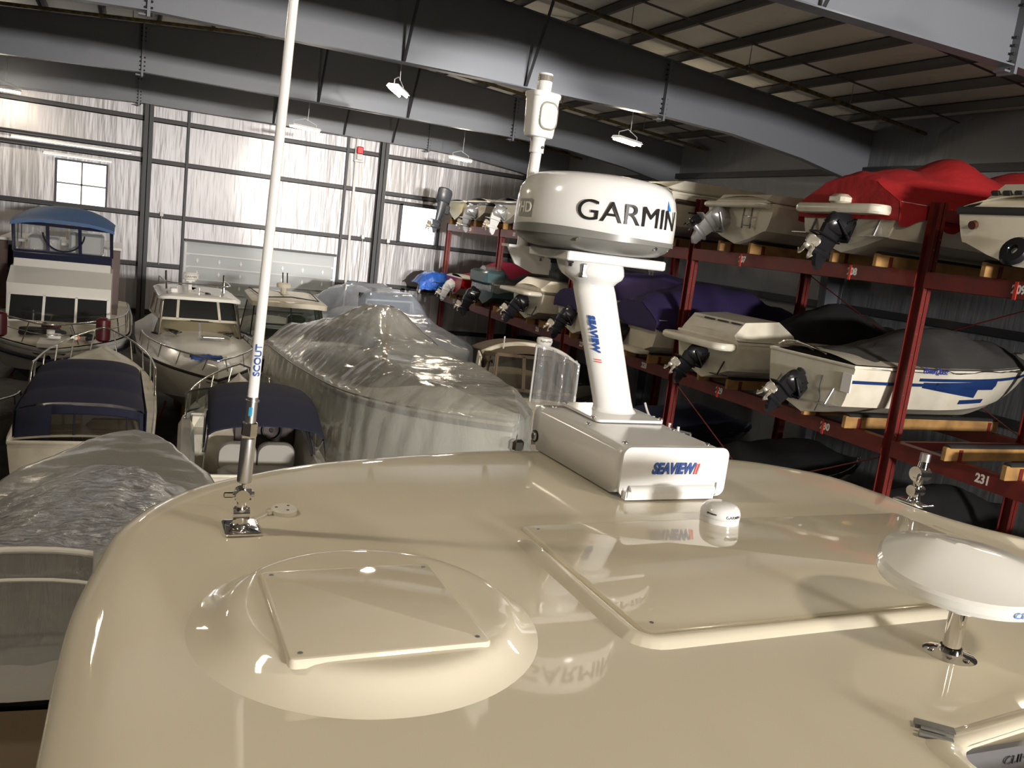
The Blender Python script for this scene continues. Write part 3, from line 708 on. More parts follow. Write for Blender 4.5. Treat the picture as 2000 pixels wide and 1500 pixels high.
# cable and disc
t=E('disc_sensor',(.377,2.02,HZ-.008),0,'small white disc sensor beside the whip antenna mount with a thin cable','sensor')
mm=M(); mm.lathe([(.031,0),(.031,.011),(.028,.014),(0,.014)],(0,0,0),28,sx=1,sy=1.15); mm.box((-.033,-.008,.006),(.02,.012,.008),Matrix.Rotation(.4,3,'Z')); mm.build('housing',P('aged_plastic',(.6,.57,.5),.4),t,40)
mm=M(); 
for a in (.9,2.9,5.0): mm.lathe([(.004,.0142),(.003,.0146),(0,.0144)],(.019*math.cos(a),.019*math.sin(a),0),8)
mm.build('screw',MBLACK,t)
mm=M(); mm.tube(cat_rom([(-.04,-.012,.004),(-.065,-.04,.003),(-.09,-.065,.003),(-.094,-.02,.02),(-.095,.01,.06),(-.1,-.03,.08)],6),.0018,6); mm.build('cable',WHITE,t)
# GPS puck
t=E('satellite_receiver',(1.565,1.835,HZ-.006),0,'small white dome satellite receiver puck on the hardtop in front of the pedestal base','sensor')
mm=M(); mm.lathe([(.054,0),(.055,.002),(.0555,.02),(.0555,.028),(.0562,.03),(.056,.04),(.052,.052),(.044,.060),(.03,.0655),(.012,.068),(0,.068)],(0,0,0),48); pk=mm.build('dome',WHITE,t,60)
mm=M(); mm.lathe([(.0565,.0275),(.0568,.0285),(.0565,.0295)],(0,0,0),48); mm.build('seam',LGREY,t)
ap=math.atan2(-1.83,-1.56)
def onpuck(x,y,z,a0): 
    a=ap+a0+x/.056; return ((.0563+z)*math.cos(a),(.0563+z)*math.sin(a),.038+y)
textmesh('GARMIN',.0115,DARKI,t,lambda x,y,z: onpuck(x,y,z,.78),bold=.0001,sx=1.15,ext=.0002)
textmesh('siriusxm',.009,DARKI,t,lambda x,y,z: onpuck(x,y+.004,z,-.42),bold=.0002,sx=1.0,ext=.0002)
# disc antenna on stem, right
t=E('disc_antenna',(1.556,1.066,HZ-.003),0,'white saucer-shaped television antenna on a short chrome stem at the right edge','antenna')
mm=M(); mm.lathe([(.051,0),(.051,.003),(.047,.005),(.03,.008),(.024,.010),(.0225,.016),(.021,.02)],(0,0,0),40); mm.build('stem_flange',CHROME,t,40)
mm=M()
for a in (.5,2.6,4.7): mm.lathe([(.007,.0075),(.006,.0095),(0,.010)],(.038*math.cos(a),.038*math.sin(a),0),10)
mm.build('flange_screw',CHROME,t)
mm=M(); mm.tube([(0,0,.012),(.0,0,.11)],.0175,24); mm.build('stem',CHROME,t,60)
mm=M(); mm.lathe([(.0175,.100),(.033,.101),(.034,.118),(.05,.122)],(.0,0,0),28,sx=1.1); mm.tube([(-.045,-.01,.128),(-.045,-.018,.12)],.006,8); mm.build('socket',WHITE,t,40)
mm=M(); NR=72; rg=[]
sau=P('saucer_white',(.80,.80,.77),.12)
cx_,cy_=.085,.075
tilt=Matrix.Rotation(math.radians(-4),3,'Y')@Matrix.Rotation(math.radians(3),3,'X')
def srad(a): return .185*(1-.10*max(0,math.cos(a-2.25))**6)
for f,z in ((.3,.0),(.7,.003),(.92,.008),(.985,.013),(1.0,.022),(.99,.036),(.95,.042),(.8,.047),(.6,.053),(.35,.058),(.12,.06),(.02,.06)):
    rr_=[]
    for k in range(NR):
        a=2*PI*k/NR; rdg=.010*max(0,1-abs(((a-2.6+PI)%(2*PI))-PI)/1.3)*(4*f*(1-f)) if z>.04 else 0
        rdg2=.022*f*0
        fold=.016*(1 if math.sin(a-2.5)>0 else 0)*0
        px_=f*srad(a)*math.cos(a); py_=f*srad(a)*math.sin(a); dl=abs(px_*.66+py_*.75-.02); rdg=(.030*max(0,1-dl/.15)*(1-f**3)*(.4+.6*max(0,min(1,(.18-px_+py_)/.3)))) if z>.038 else 0; v=Vector((px_,py_,z+rdg)); rr_.append(tilt@v+Vector((cx_,cy_,.118)))
    rg.append(rr_)
mm.loft(rg,cap0=True,cap1=True); mm.build('saucer',sau,t,14)
textmesh('cruise',.026,P('pale_blue_ink',(.12,.28,.75),.4),t,lambda x,y,z:(lambda a:tuple(tilt@Vector(((.1865+z)*math.cos(a),(.1865+z)*math.sin(a),.03+y))+Vector((cx_,cy_,.118))))(-1.72+x/.205),shear=.2,sx=1.5,ext=.0003)
# empty ratchet mount, right edge of the hardtop
t=E('antenna_mount',(2.53,1.985,HZ-.012),0,'empty chrome ratchet antenna mount with a lever at the right edge of the hardtop','antenna mount')
mm=M(); mm.loft([[Matrix.Rotation(.15,3,'Z')@Vector((a,b,z)) for a,b in rrect(.078+2*e,.115+2*e,.007,3)] for e,z in ((0,0),(0,.004),(-.003,.006))],cap0=True,cap1=True); mm.build('base_plate',CHROME,t,30)
mm=M(); mm.lathe([(.026,.005),(.021,.012),(.019,.03),(.021,.045),(.017,.062),(0,.068)],(0,0,0),20,sx=1,sy=.9); mm.tube([(-.026,0,.045),(.026,0,.045)],.019,16); mm.build('swivel_base',CHROME,t,40)
mm=M(); mm.tube([(0,0,.06),(.002,0,.075),(.0,0,.095)],[.012,.018,.023],14); mm.tube([(-.02,-.0,.105),(.03,0,.105)],.026,18); mm.tube([(.008,0,.11),(.012,0,.15)],[.02,.0165],16); mm.build('ratchet_joint',CHROME,t,40)
mm=M(); mm.tube([(.012,0,.15),(.013,0,.178)],.0175,20); mm.build('threaded_top',STEEL,t,30)
mm=M(); mm.tube([(-.02,-.02,.105),(-.06,-.05,.106)],[.008,.009],10); mm.tube([(-.06,-.05,.106),(-.14,-.11,.108)],[.0085,.006],10); mm.build('lever',CHROME,t,40)
# ---------------------------------------------------------------- red boat rack
rack=E('boat_rack',(13.1,11.0,FL),0,'long red steel boat storage rack with numbered beams along the right side of the hall','rack')
def rl(p): return Vector(p)-Vector((13.1,11.0,FL))
RXF,RXR=13.1,16.9
POSTY=[4.4,11.0,18.0,24.2,30.4,36.4]
for xi,x in enumerate((RXF,RXR)):
    for y in POSTY:
        zt=1.56 if y<20 else .36
        if xi: zt=1.3 if y<20 else .36
        w=.2
        mm=M(); mm.b2(rl((x-w/2,y-.11,FL)),rl((x+w/2,y-.095,zt))); mm.b2(rl((x-w/2,y+.095,FL)),rl((x+w/2,y+.11,zt))); mm.b2(rl((x-.008,y-.11,FL)),rl((x+.008,y+.11,zt)))
        mm.b2(rl((x-.2,y-.2,FL)),rl((x+.2,y+.2,FL+.02)))
        po=mm.build('post',RED,rack,0)
        if xi==0 and y<20:
            mm=M()
            for k in range(16):
                z=-4.6+k*.38
                mm.tube([rl((x-.06,y-.12,z)),rl((x-.06,y-.105,z))],.012,6); mm.tube([rl((x+.06,y-.12,z+.19)),rl((x+.06,y-.105,z+.19))],.012,6)
            mm.build('bolt',STEEL,po,0)
TZ0,TZ1=.04,.33; BZ0,BZ1=-3.10,-2.80
for x in (RXF,RXR):
    for z0,z1 in ((TZ0,TZ1),(BZ0,BZ1)):
        for ya,yb in zip(POSTY,POSTY[1:]):
            s=-1 if x==RXF else 1
            mm=M(); xx=x-.11
            mm.b2(rl((xx-.008,ya+.1,z0)),rl((xx+.008,yb-.1,z1))); mm.b2(rl((xx,ya+.1,z1-.012)),rl((xx+.2,yb-.1,z1))); mm.b2(rl((xx,ya+.1,z0)),rl((xx+.2,yb-.1,z0+.012)))
            mm.build('beam',RED,rack,0)
for y in POSTY:
    for z in (TZ0+.1,BZ0+.1):
        mm=M(); mm.b2(rl((RXF+.1,y-.05,z)),rl((RXR-.1,y+.05,z+.16))); mm.build('tie_beam',RED,rack,0)
for y in POSTY[:3]:
    mm=M(); mm.b2(rl((RXF+.1,y-.06,1.25)),rl((RXR-.1,y+.06,1.45))); mm.build('tie_beam',RED,rack,0)
def rod(a,b):
    mm=M(); mm.tube([rl(a),rl(b)],.014,6); mm.build('brace_rod',RED,rack)
rod((RXR,11.2,.0),(RXR,17.8,-2.7)); rod((RXR,17.8,.0),(RXR,11.2,-2.7))
rod((RXR,30.6,.0),(RXR,36.2,-2.7)); rod((RXR,36.2,.0),(RXR,30.6,-2.7))
rod((RXR,30.6,-3.1),(RXR,36.2,-6.4)); rod((RXR,36.2,-3.1),(RXR,30.6,-6.4))
rod((RXR,4.6,.0),(RXR,10.8,-2.7)); rod((RXR,10.8,.0),(RXR,4.6,-2.7))
rod((RXF,11.2,-6.4),(RXF,17.8,-3.2)); rod((RXF,17.8,-6.4),(RXF,11.2,-3.2))
SL=[5.6,9.05,12.4,16.0,19.35,22.7]
def bunk(y,z,x0=12.72,x1=17.15,w=.09):
    mm=M(); mm.box(rl(((x0+x1)/2,y,z+.12)),(x1-x0,w,.24),None,0,.008); b=mm.build('bunk',WOOD,rack,30)
    mm=M(); mm.box(rl(((x0+x1)/2+.03,y,z+.255)),(x1-x0-.05,w+.05,.055),None,0,.015); mm.build('carpet_pad',CARPET,b,40)
    for x in (RXF-.02,RXR-.04):
        mm=M(); mm.b2(rl((x-.045,y-w/2-.012,z-.02)),rl((x+.045,y-w/2-.002,z+.2))); mm.b2(rl((x-.045,y-.16,z-.0)),rl((x+.045,y-w/2,z+.012))); mm.build('bracket',RED,b,0)
for y in SL:
    for z in (TZ1,BZ1):
        for s in (-.55,.55): bunk(y+s,z)
for y in (29.0,26.0,32.0,34.9):
    for z in (TZ1,BZ1):
        for s in (-.5,.5): bunk(y+s,z)
def number(s,y,z,size=.2,tagon=True):
    textmesh(s,size,WHITEI,rack,lambda a,b,c: rl((RXF-.11-.01-c,y-a,z+b)),bold=.008,sx=.85)
    if tagon:
        mm=M(); mm.b2(rl((RXF-.135,y+.02,z-.16)),rl((RXF-.118,y+.075,z+.13))); mm.build('slot_tag',P('tag_red',(.5,.04,.02),.5),rack,0)
number('207',15.95,.185,.19); number('208',12.6,.185,.19); number('209',9.1,.185,.19)
number('231',9.0,-2.95,.21,False); number('230',12.55,-2.95,.2); number('229',16.0,-2.95,.2); number('228',19.3,-2.95,.2,False)
for s,y in (('227',22.9),('226',26.1),('225',29.1),('223',34.5)): number(s,y,-2.95,.2,False)
for s,y in (('224',33.5),('203',29.0)): number(s,y,.185,.18,False)

# ---------------------------------------------------------------- boat parts
def hullpts(L,B,H,rake=0.05,bowrise=.28,dead=.32,full=.42,flare=.1,tw=.94):
    def st(t):
        f=1-max(0,(t-full)/(1-full))**2.4
        bs=B/2*min(1,(tw+(1-tw)*min(1,t/.3)))*max(f,0.0)
        bc=bs*(.86-.25*t*t)-flare*t*t*(1 if bs>flare else 0); bc=max(bc,0)
        k=H*.95*max(0,(t-.6)/.4)**2.6; zs=H+bowrise*t**2
        cz=dead+ (zs-dead)*.55*max(0,(t-.35)/.65)**2
        k=min(k,zs-.02); cz=max(cz,k+.0)
        x=L*t+rake*0
        return x,bs,bc,k,cz,zs
    return st
def section(st,t,off=0,overhang=.45):
    x,bs,bc,k,cz,zs=st(t)
    def X(z): return x-(1-(z/max(zs,.01)))*overhang*t**4 - 0
    xs=X(zs)
    ms=[(bs,zs),(bs*1.0+ .0,zs-.1*zs*.8),(lerp(bc,bs,.72),lerp(cz,zs,.55)),(lerp(bc,bs,.3),lerp(cz,zs,.18)),(bc,cz),(bc*.93,cz-.01),(bc*.5,lerp(k,cz,.45)),(0,k)]
    pts=[Vector((X(z),-y-off,z)) for y,z in ms]+[Vector((X(z),y+off,z)) for y,z in ms[::-1][1:]]
    return pts
def hull(parent,st,mats,n=26,name='hull',wl=None):
    mm=M(); secs=[section(st,(i/n)**.9) for i in range(n+1)]; mm.loft(secs,closed=False)
    # material: bottom strips (between the chines) are index 1
    w=len(secs[0])-1; mi=[]
    for i in range(n):
        for k in range(w): mi.append(1 if 4<=k<=9 else 0)
    mm.mi=mi
    mm.add(secs[0],[tuple(range(len(secs[0])))],0)
    return mm.build(name,mats,parent,28)
def sheer(st,t,s,inset=0,dz=0):
    x,bs,bc,k,cz,zs=st(t); return Vector((x,s*max(bs-inset,0),zs+dz))
def rubrail(parent,st,mat,r=.03,n=24,name='rub_rail',dz=-.03):
    pts=[sheer(st,1-i/n,-1,-.005,dz) for i in range(n+1)]; pts2=[sheer(st,i/n,1,-.005,dz) for i in range(n+1)]
    mm=M(); mm.tube(pts[:]+pts2,r,6,closed=True); return mm.build(name,mat,parent,60)
def deck(parent,st,mat,t0=0,t1=1,dz=.0,camb=.06,name='deck',n=20,inset=0,prof=None):
    mm=M()
    def fn(u,v):
        t=lerp(t0,t1,u); s=2*v-1; p=sheer(st,t,1,inset,dz); z=p.z+camb*(1-s*s)+(prof(t,s) if prof else 0); return (p.x,p.y*s,z)
    mm.grid(n,14,fn); return mm.build(name,mat,parent,40)
def cover(parent,st,mat,peaks,skirt=.22,x0=-.12,n=44,name='cover',wr=.02,nv=28,pw=1.6,seed=0):
    """canvas cover: ridge heights given as (t,h) list above the sheer"""
    def ridge(t):
        for a,b in zip(peaks,peaks[1:]):
            if t<=b[0]:
                return lerp(a[1],b[1],smst((t-a[0])/(b[0]-a[0]))) if t>a[0] else a[1]
        return peaks[-1][1]
    mm=M()
    def fn(u,v):
        t=u; s=2*v-1; a=abs(s); sg=1 if s>0 else -1
        tt=min(t,.995); x,bs,bc,k,cz,zs=st(tt)
        xx=x+x0*(1-t)
        if a<.86:
            q=a/.86; y=q*bs; z=zs+ridge(t)*(1-q**pw)+.03*(1-q)
        else:
            q=(a-.86)/.14; y=bs+.03+.02*q; z=zs-skirt*q*(1+.25*math.sin(t*40+seed))
        nz=noise.noise(Vector((xx*1.7+seed,y*2.2,z*1.2)))*wr*2.2+noise.noise(Vector((xx*6+seed,y*6,z*4)))*wr
        return Vector((xx,sg*y,z+nz))+Vector((0,sg*abs(nz)*.6,0))
    mm.grid(n,nv,fn)
    # back flap at the transom
    mm.grid(3,nv,lambda u,v:(lambda p:(p[0]-.02,p[1],lerp(p[2],min(p[2],st(0)[5]-skirt),u)))(fn(0,v)))
    return mm.build(name,mat,parent,60)
def drive_mesh(kind='stern'):
    """unit sterndrive pointing to -x, pivot at origin"""
    body=M(); lower=M(); prop=M()
    body.loft([[Vector((x,a,b)) for a,b in [(w*math.cos(2*PI*k/14),zc+h*math.sin(2*PI*k/14)) for k in range(14)]] for x,w,h,zc in ((0,.16,.2,.06),(-.08,.2,.26,.06),(-.2,.17,.26,.05),(-.36,.15,.24,.04),(-.46,.12,.2,.0),(-.52,.06,.12,-.02))],cap0=True,cap1=True)
    body.box((-.28,0,.28),(.22,.16,.14),None,0,.04); body.box((-.02,0,.0),(.06,.42,.52),None,0,.05)
    for s in (-1,1): body.tube([(-.02,s*.2,-.2),(-.42,s*.17,.02)],.028,8); body.tube([(-.2,s*.17,.05),(-.02,s*.2,.22)],.02,8)
    lower.prism([(-.12,-.1),(-.55,-.08),(-.56,-.3),(-.5,-.66),(-.42,-.86),(-.3,-.95),(-.24,-.9),(-.2,-.6),(-.14,-.35)],'y',-.05,.05)
    lower.box((-.42,0,-.33),(.62,.26,.03),None,0,.012)
    lower.tube([(-.1,0,-.63),(-.16,0,-.63),(-.3,0,-.63),(-.52,0,-.63),(-.6,0,-.63)],[.01,.06,.085,.08,.06],14)
    prop.tube([(-.6,0,-.63),(-.66,0,-.63),(-.78,0,-.63),(-.8,0,-.63)],[.062,.066,.05,.02],14)
    for k in range(3):
        R=Matrix.Rotation(2*PI*k/3+.3,3,'X'); c=Vector((-.68,0,-.63))
        def bl(u,v,R=R,c=c):
            r=.05+.17*u; w=(.11+.05*math.sin(PI*u*.9))*(1 if u<.8 else math.sqrt(max(0,1-((u-.8)/.2)**2))+.02); a=(v-.5)*2
            return c+R@Vector((-(a*.07)*(1-.3*u), a*w*.9, r))
        prop.grid(8,5,bl)
    return body,lower,prop
_db,_dl,_dp=drive_mesh()
def xf(m,R,t,s=1):
    o=M(); o.v=[tuple(R@(Vector(v)*s)+Vector(t)) for v in m.v]; o.f=list(m.f); o.mi=list(m.mi); return o
def sterndrive(parent,pos,tilt,mb=BLACK,ml_=BLACK,mp=PROP,yaw=0,s=1):
    R=Matrix.Rotation(yaw,3,'Z')@Matrix.Rotation(math.radians(tilt),3,'Y')
    b=xf(_db,R,pos,s).build('sterndrive',mb,parent,40)
    xf(_dl,R,pos,s).build('lower_unit',ml_,b,40)
    o=xf(_dp,R,pos,s).build('propeller',mp,b,50,solid=.006); return b
def outboard(parent,pos,tilt,mb,s=1,cowl=None):
    R=Matrix.Rotation(math.radians(tilt),3,'Y')
    c=M(); c.loft([[Vector((x,a*1.0,0))+Vector((0,0,z)) for x,a in [(cx+w*math.cos(2*PI*k/16)*1.35,w*.8*math.sin(2*PI*k/16)) for k in range(16)]] for z,w,cx in ((.5,.2,-.3),(.55,.24,-.3),(.9,.25,-.3),(1.05,.22,-.32),(1.1,.12,-.34))],cap0=True,cap1=True)
    o=xf(c,R,pos,s).build('outboard_cowl',cowl or mb,parent,40)
    l=M(); l.loft([[Vector((cx+w*1.5*math.cos(2*PI*k/12),w*.8*math.sin(2*PI*k/12),z)) for k in range(12)] for z,w,cx in ((.5,.17,-.3),(.2,.13,-.3),(-.1,.1,-.32),(-.3,.08,-.34))],cap0=True)
    l.prism([(-.18,-.3),(-.56,-.3),(-.5,-.66),(-.42,-.86),(-.34,-.86),(-.26,-.6)],'y',-.04,.04); l.box((-.4,0,-.32),(.5,.22,.03)); l.tube([(-.12,0,-.6),(-.2,0,-.6),(-.55,0,-.6),(-.62,0,-.6)],[.01,.07,.07,.04],12); l.box((-.05,0,.2),(.2,.28,.4),None,0,.04)
    xf(l,R,pos,s).build('outboard_leg',mb,o,40)
    xf(_dp,R,pos,s).build('propeller',PROP,o,50,solid=.006); return o
def platform(parent,L,W,z,x0=0,th=.1,mat=WHITEG,r=.18,name='swim_platform'):
    mm=M(); ring=lambda e,zz:[Vector((x0-L/2+a,b,z+zz)) for a,b in rrect(L+2*e,W+2*e,r,5)]
    mm.loft([ring(-.03,-th/2),ring(0,-th/4),ring(0,th/4),ring(-.03,th/2)],cap0=True,cap1=True); return mm.build(name,mat,parent,40)
def windscreen(parent,st,t,w,h,rake,mat=GLASSC,z=None):
    x,bs,_,_,_,zs=st(t); mm=M()
    mm.grid(16,2,lambda u,v:(lambda a:(x+.5*math.cos(a)*(1)-.5-v*rake,w/2*math.sin(a)*(1-.06*v),zs+.08+h*v))(-1.35+2.7*u)); return mm.build('windscreen',mat,parent,60,solid=.008)

# ---------------------------------------------------------------- boats in the rack (bows to the side wall)
RG='sports boats stored in the red rack'
def rackboat(y,zk,x,label,L=6.4,B=2.3,H=1.05,mats=(RACKW,BOTTOM),cat='boat',group=None,**k):
    t=E('sports_boat',(x,y,zk),0,label,cat,group)
    st=hullpts(L,B,H,**k); hull(t,st,mats); return t,st
# 230 : white boat, blue stripes, grey cover
t,st=rackboat(12.42,-2.62,12.15,'white sports boat with dark blue side stripes and grey cover, middle shelf',L=6.6,B=2.42,H=1.12,mats=(RACKW,RACKW))
rubrail(t,st,RACKW,.035)
deck(t,st,RACKW,0,1,.02,.12)
cover(t,st,GCANV,[(0,.10),(.12,.2),(.38,.62),(.5,.66),(.68,.42),(.9,.12),(1,.03)],skirt=.02,x0=.35,wr=.02,pw=1.7)
mm=M()
for (ta,tb,za,zb,zc,zd) in ((.0,.32,-.34,-.28,-.33,-.27),(.32,.60,-.36,-.25,-.42,-.22)):
    def sp(tt,dz):
        x,bs,bc,k,cz,zs=st(tt); zr=zs+dz; f=(zr-cz)/(zs-cz); yy=lerp(bc,bs,min(1,f/.9 if f>.0 else 0)**.7 if f<.55 else 1-(1-f)*.35); return Vector((x-(1-zr/zs)*.45*tt**4,-yy-.012,zr))
    mm.grid(10,2,lambda u,v: sp(lerp(ta,tb,u),lerp(lerp(za,zc,u),lerp(zb,zd,u),v)))
mm.grid(10,2,lambda u,v: sp(.27+.25*u,lerp(-.36-.22*u,-.25,v)*(1)+0)); mm.grid(6,1,lambda u,v: sp(.46+.12*u,-.62-.09*v-.0*u))
mm.grid(14,1,lambda u,v: sp(.25+.65*u,-.17-.06*v))
mm.build('side_stripe',P('stripe_blue',(.012,.035,.13),.3),t,60)
textmesh('PowerQuest',.17,P('script_blue',(.03,.05,.35),.4),t,lambda a,b,c:(1.95+a,-(st(.3)[1])-.012-c-.03,st(.3)[5]-.02+b),shear=.4,bold=.003,sx=.75)
mm=M(); mm.b2((-.03,-1.12,.6),(-.0,-.9,.95)); mm.build('registration_panel',WHITEI,t,0)
mm=M(); mm.tube(cat_rom([(.05,.98,1.2),(-.02,.6,1.33),(.0,.1,1.3),(.1,-.3,1.2)],5),.018,8); mm.tube(cat_rom([(.15,.9,1.2),(.12,.5,1.3),(.15,.1,1.2)],5),.015,8); mm.build('stern_rail',CHROME,t)
for s in (-1,1):
    mm=M(); mm.box((-.14,s*.72,.3),(.28,.36,.015)); mm.tube([(-.16,s*.72,.31),(0,s*.72,.62)],.018,8); mm.build('trim_tab',STEEL,t,30)
sterndrive(t,(-.02,.12,.42),38,s=.88)
mm=M(); mm.tube(cat_rom([(-.01,-.4,.8),(-.02,-.38,.55),(-.015,-.43,.35),(-.02,-.36,.1)],5),.01,6); mm.build('hose',MBLACK,t)
# 229 : cream boat with long platform, black cover
t,st=rackboat(15.95,-2.62,12.35,'cream boat with long swim platform and black cover, beside the blue-striped boat',L=6.6,B=2.4,H=1.0,mats=(RACKW,RACKW))
rubrail(t,st,RACKW,.04); deck(t,st,RACKW,0,1,.02,.12)
platform(t,.62,2.3,.86,.05,.16,RACKW,.24)
mm=M(); mm.loft([[Vector((x,a,z)) for a,z in ((-1.05,1.0),(-.95,1.0+h),(.95,1.0+h),(1.05,1.0))] for x,h in ((.0,.12),(.25,.42),(1.2,.5),(1.7,.2))],closed=True,cap0=True,cap1=True); mm.build('engine_hatch',RACKW,t,30)
mm=M()
for k in range(3): mm.box((.18,.25-.5*k,1.37),(.06,.34,.03))
mm.build('vent',MBLACK,t,0)
cover(t,st,BCANV,[(0,.25),(.15,.35),(.3,.72),(.45,.95),(.6,.7),(.8,.35),(1,.05)],skirt=.03,x0=1.5,pw=1.8,wr=.025,seed=3)
sterndrive(t,(-.05,0,.42),30,s=.9)
for s in (-1,1):
    mm=M(); mm.box((-.12,s*.75,.2),(.25,.34,.015)); mm.tube([(-.14,s*.75,.21),(0,s*.75,.5)],.018,8); mm.build('trim_tab',BLACK,t,30)
# 228 : purple cover
t,st=rackboat(19.35,-2.62,12.5,'white sports boat under a purple canvas cover, behind the radar mast, middle shelf',L=5.9,B=2.5,H=1.05,mats=(RACKW,RACKW))
cover(t,st,PURPLE,[(0,.35),(.1,.6),(.3,.95),(.55,.85),(.8,.35),(1,.05)],skirt=.3,wr=.03,pw=2.2,seed=5)
platform(t,.5,1.9,.15,.05,.1,RACKW,.16); sterndrive(t,(-.05,.35,.45),25,s=.9)
t,st=rackboat(22.9,-2.62,12.6,'boat under a second purple cover, hidden behind the radar mast, middle shelf',L=6.0,B=2.5,H=1.05)
cover(t,st,PURPLE,[(0,.3),(.2,.9),(.5,1.0),(.8,.4),(1,.05)],skirt=.3,wr=.03,pw=2,seed=9)
mm=M(); mm.prism([(12.45-12.6,1.12),(13.6-12.6,1.16),(14.6-12.6,1.18),(12.45-12.6,1.25)],'y',-1.32,-1.2); mm.build('gunwale_trim',RACKW,t)
sterndrive(t,(-.05,0,.45),25,s=.9)
# 208 : red cover
t,st=rackboat(12.45,.52,12.45,'white boat under a bright red canvas cover, top shelf',L=6.9,B=2.55,H=.98,mats=(RACKW,BOTTOM),cat='boat')
deck(t,st,RACKW,0,1,.0,.05)
cover(t,st,REDC,[(0,.40),(.03,.55),(.2,.72),(.36,1.06),(.5,.80),(.66,1.0),(.8,.6),(1,.05)],skirt=.34,x0=-.05,wr=.022,pw=1.9,seed=7,n=70)
platform(t,.55,2.15,.80,.12,.17,RACKW,.2)
mm=M(); mm.box((-.15,.1,.98),(.3,.4,.2),None,0,.06); mm.build('engine_vent_box',RACKW,t,40)
sterndrive(t,(-.02,-.05,.42),18,s=1.0)
for s in (-1,1):
    mm=M(); mm.box((-.16,s*.88,.32),(.32,.4,.015),Matrix.Rotation(.0,3,'X')); mm.tube([(-.1,s*.8,.34),(0,s*.8,.62)],.028,8); mm.build('trim_tab',STEEL,t,30)
for s in (-1,1):
    mm=M(); mm.tube([(-.32,s*1.0,.78),(-.34,s*1.0,.78)],.03,10); mm.build('stern_eye',CHROME,t)
# 207 : silver drive, ladder
t,st=rackboat(15.85,.52,12.6,'white boat with silver sterndrive and folded ladder, beside the red-covered boat, top shelf',L=6.8,B=2.45,H=.9)
rubrail(t,st,RACKW,.04); deck(t,st,RACKW,0,1,.02,.16)
platform(t,.42,2.1,.86,.1,.12,RACKW,.2)
sterndrive(t,(-.02,.45,.40),40,mb=SILV,ml_=SILV,mp=BLACK,s=.95)
mm=M()
for yy in (-.28,-.55): mm.tube([(-.06,yy,.93),(-.09,yy,.90),(-.09,yy,.35)],.02,8)
for zz in (.42,.62,.82): mm.tube([(-.09,-.28,zz),(-.09,-.55,zz)],.015,8)
mm.build('boarding_ladder',CHROME,t)
mm=M(); mm.tube([(1.2,-1.215,.72),(1.2,-1.235,.72)],.07,14,mi=0); mm.build('engine_vent',BROWNW,t)
mm=M(); mm.loft([[Vector((x,a,z)) for a,z in ((-1.0,.92),(-.85,.92+h),(.85,.92+h),(1.0,.92))] for x,h in ((.0,.06),(.15,.2),(2.3,.26),(3.6,.12))],closed=True,cap0=True,cap1=True); mm.build('aft_deck',RACKW,t,30)
# 206
t,st=rackboat(19.4,.52,12.35,'white boat with brown curved side graphics just right of the radar dome, top shelf',L=6.6,B=2.5,H=1.15)
rubrail(t,st,RACKW,.04); deck(t,st,RACKW,0,1,.02,.2)
mm=M(); mm.grid(12,2,lambda u,v:(.1+2.2*u,-1.245-.0,lerp(.86-.02*u,.98-.1*u*u,v))); mm.grid(12,1,lambda u,v:(.5+2.3*u,-1.24,lerp(.66,.69,v)+.04*math.sin(u*3))); mm.build('side_stripe',P('brown_graphic',(.06,.035,.025),.4),t)
mm=M(); mm.loft([[Vector((x,a,z)) for a,z in ((-1.05,1.15),(-.9,1.15+h),(.9,1.15+h),(1.05,1.15))] for x,h in ((.0,.1),(.5,.32),(3.0,.36),(4.6,.1))],closed=True,cap0=True,cap1=True); mm.build('aft_deck',RACKW,t,30)
# 209 : right edge, black rub rail
t,st=rackboat(8.75,.52,12.25,'cream boat with heavy black rub rail cut off by the right edge, top shelf',L=6.4,B=2.4,H=.85,mats=(RACKW,RACKW))
rubrail(t,st,MBLACK,.07,dz=-.03); deck(t,st,RACKW,0,1,.02,.2)
mm=M(); mm.loft([[Vector((x,a,z)) for a,z in ((-1.0,.85),(-.8,.85+h),(.8,.85+h),(1.0,.85))] for x,h in ((-.0,.06),(.5,.45),(2.4,.5),(3.6,.12))],closed=True,cap0=True,cap1=True)
mm.build('aft_deck',RACKW,t,30)
for k in range(3):
    mm=M(); mm.box((.22+.0*k,.72-.2*k,1.12),(.05,.14,.09),Matrix.Rotation(-.7,3,'Y'),0,.01); mm.build('vent',MBLACK,t,30)
mm=M(); mm.lathe([(.08,-.02),(.2,-.01),(.24,.05),(.2,.11),(.08,.12),(.05,.06),(.08,-.02)],(-.14,-.1,.2),20,Matrix.Rotation(-1.2,3,'Y')); mm.build('jet_nozzle_ring',BLACK,t)
mm=M(); mm.tube([(-.03,.78,.6),(-.1,.78,.58)],.07,12); mm.build('exhaust_pipe',BROWNW,t)
# far end of the top shelf
t,st=rackboat(34.9,.52,12.75,'small boat with a raised grey outboard motor at the far end of the top shelf',L=5.4,B=1.9,H=.8,mats=(P('pale_yellow_hull',(.62,.60,.42),.35),)*2)
rubrail(t,st,LGREY,.03); deck(t,st,LGREY,0,1,.0,.06); outboard(t,(-.35,.1,.15),8,P('outboard_paint',(.035,.04,.05),.35),1.0)
t,st=rackboat(32.1,.56,12.6,'small white boat with navy stripe, second from the far end, top shelf',L=5.6,B=2.2,H=.78)
rubrail(t,st,NHULL,.07,dz=-.12); deck(t,st,WHITEG,0,1,.0,.1); cover(t,st,NAVY,[(0,.1),(.3,.45),(.6,.4),(1,.02)],skirt=.02,x0=.6); sterndrive(t,(-.02,0,.3),5,mb=SILV,ml_=SILV,s=.9)
t,st=rackboat(29.2,.56,12.6,'small white boat with navy cover partly behind the radar dome, top shelf',L=5.8,B=2.2,H=.8)
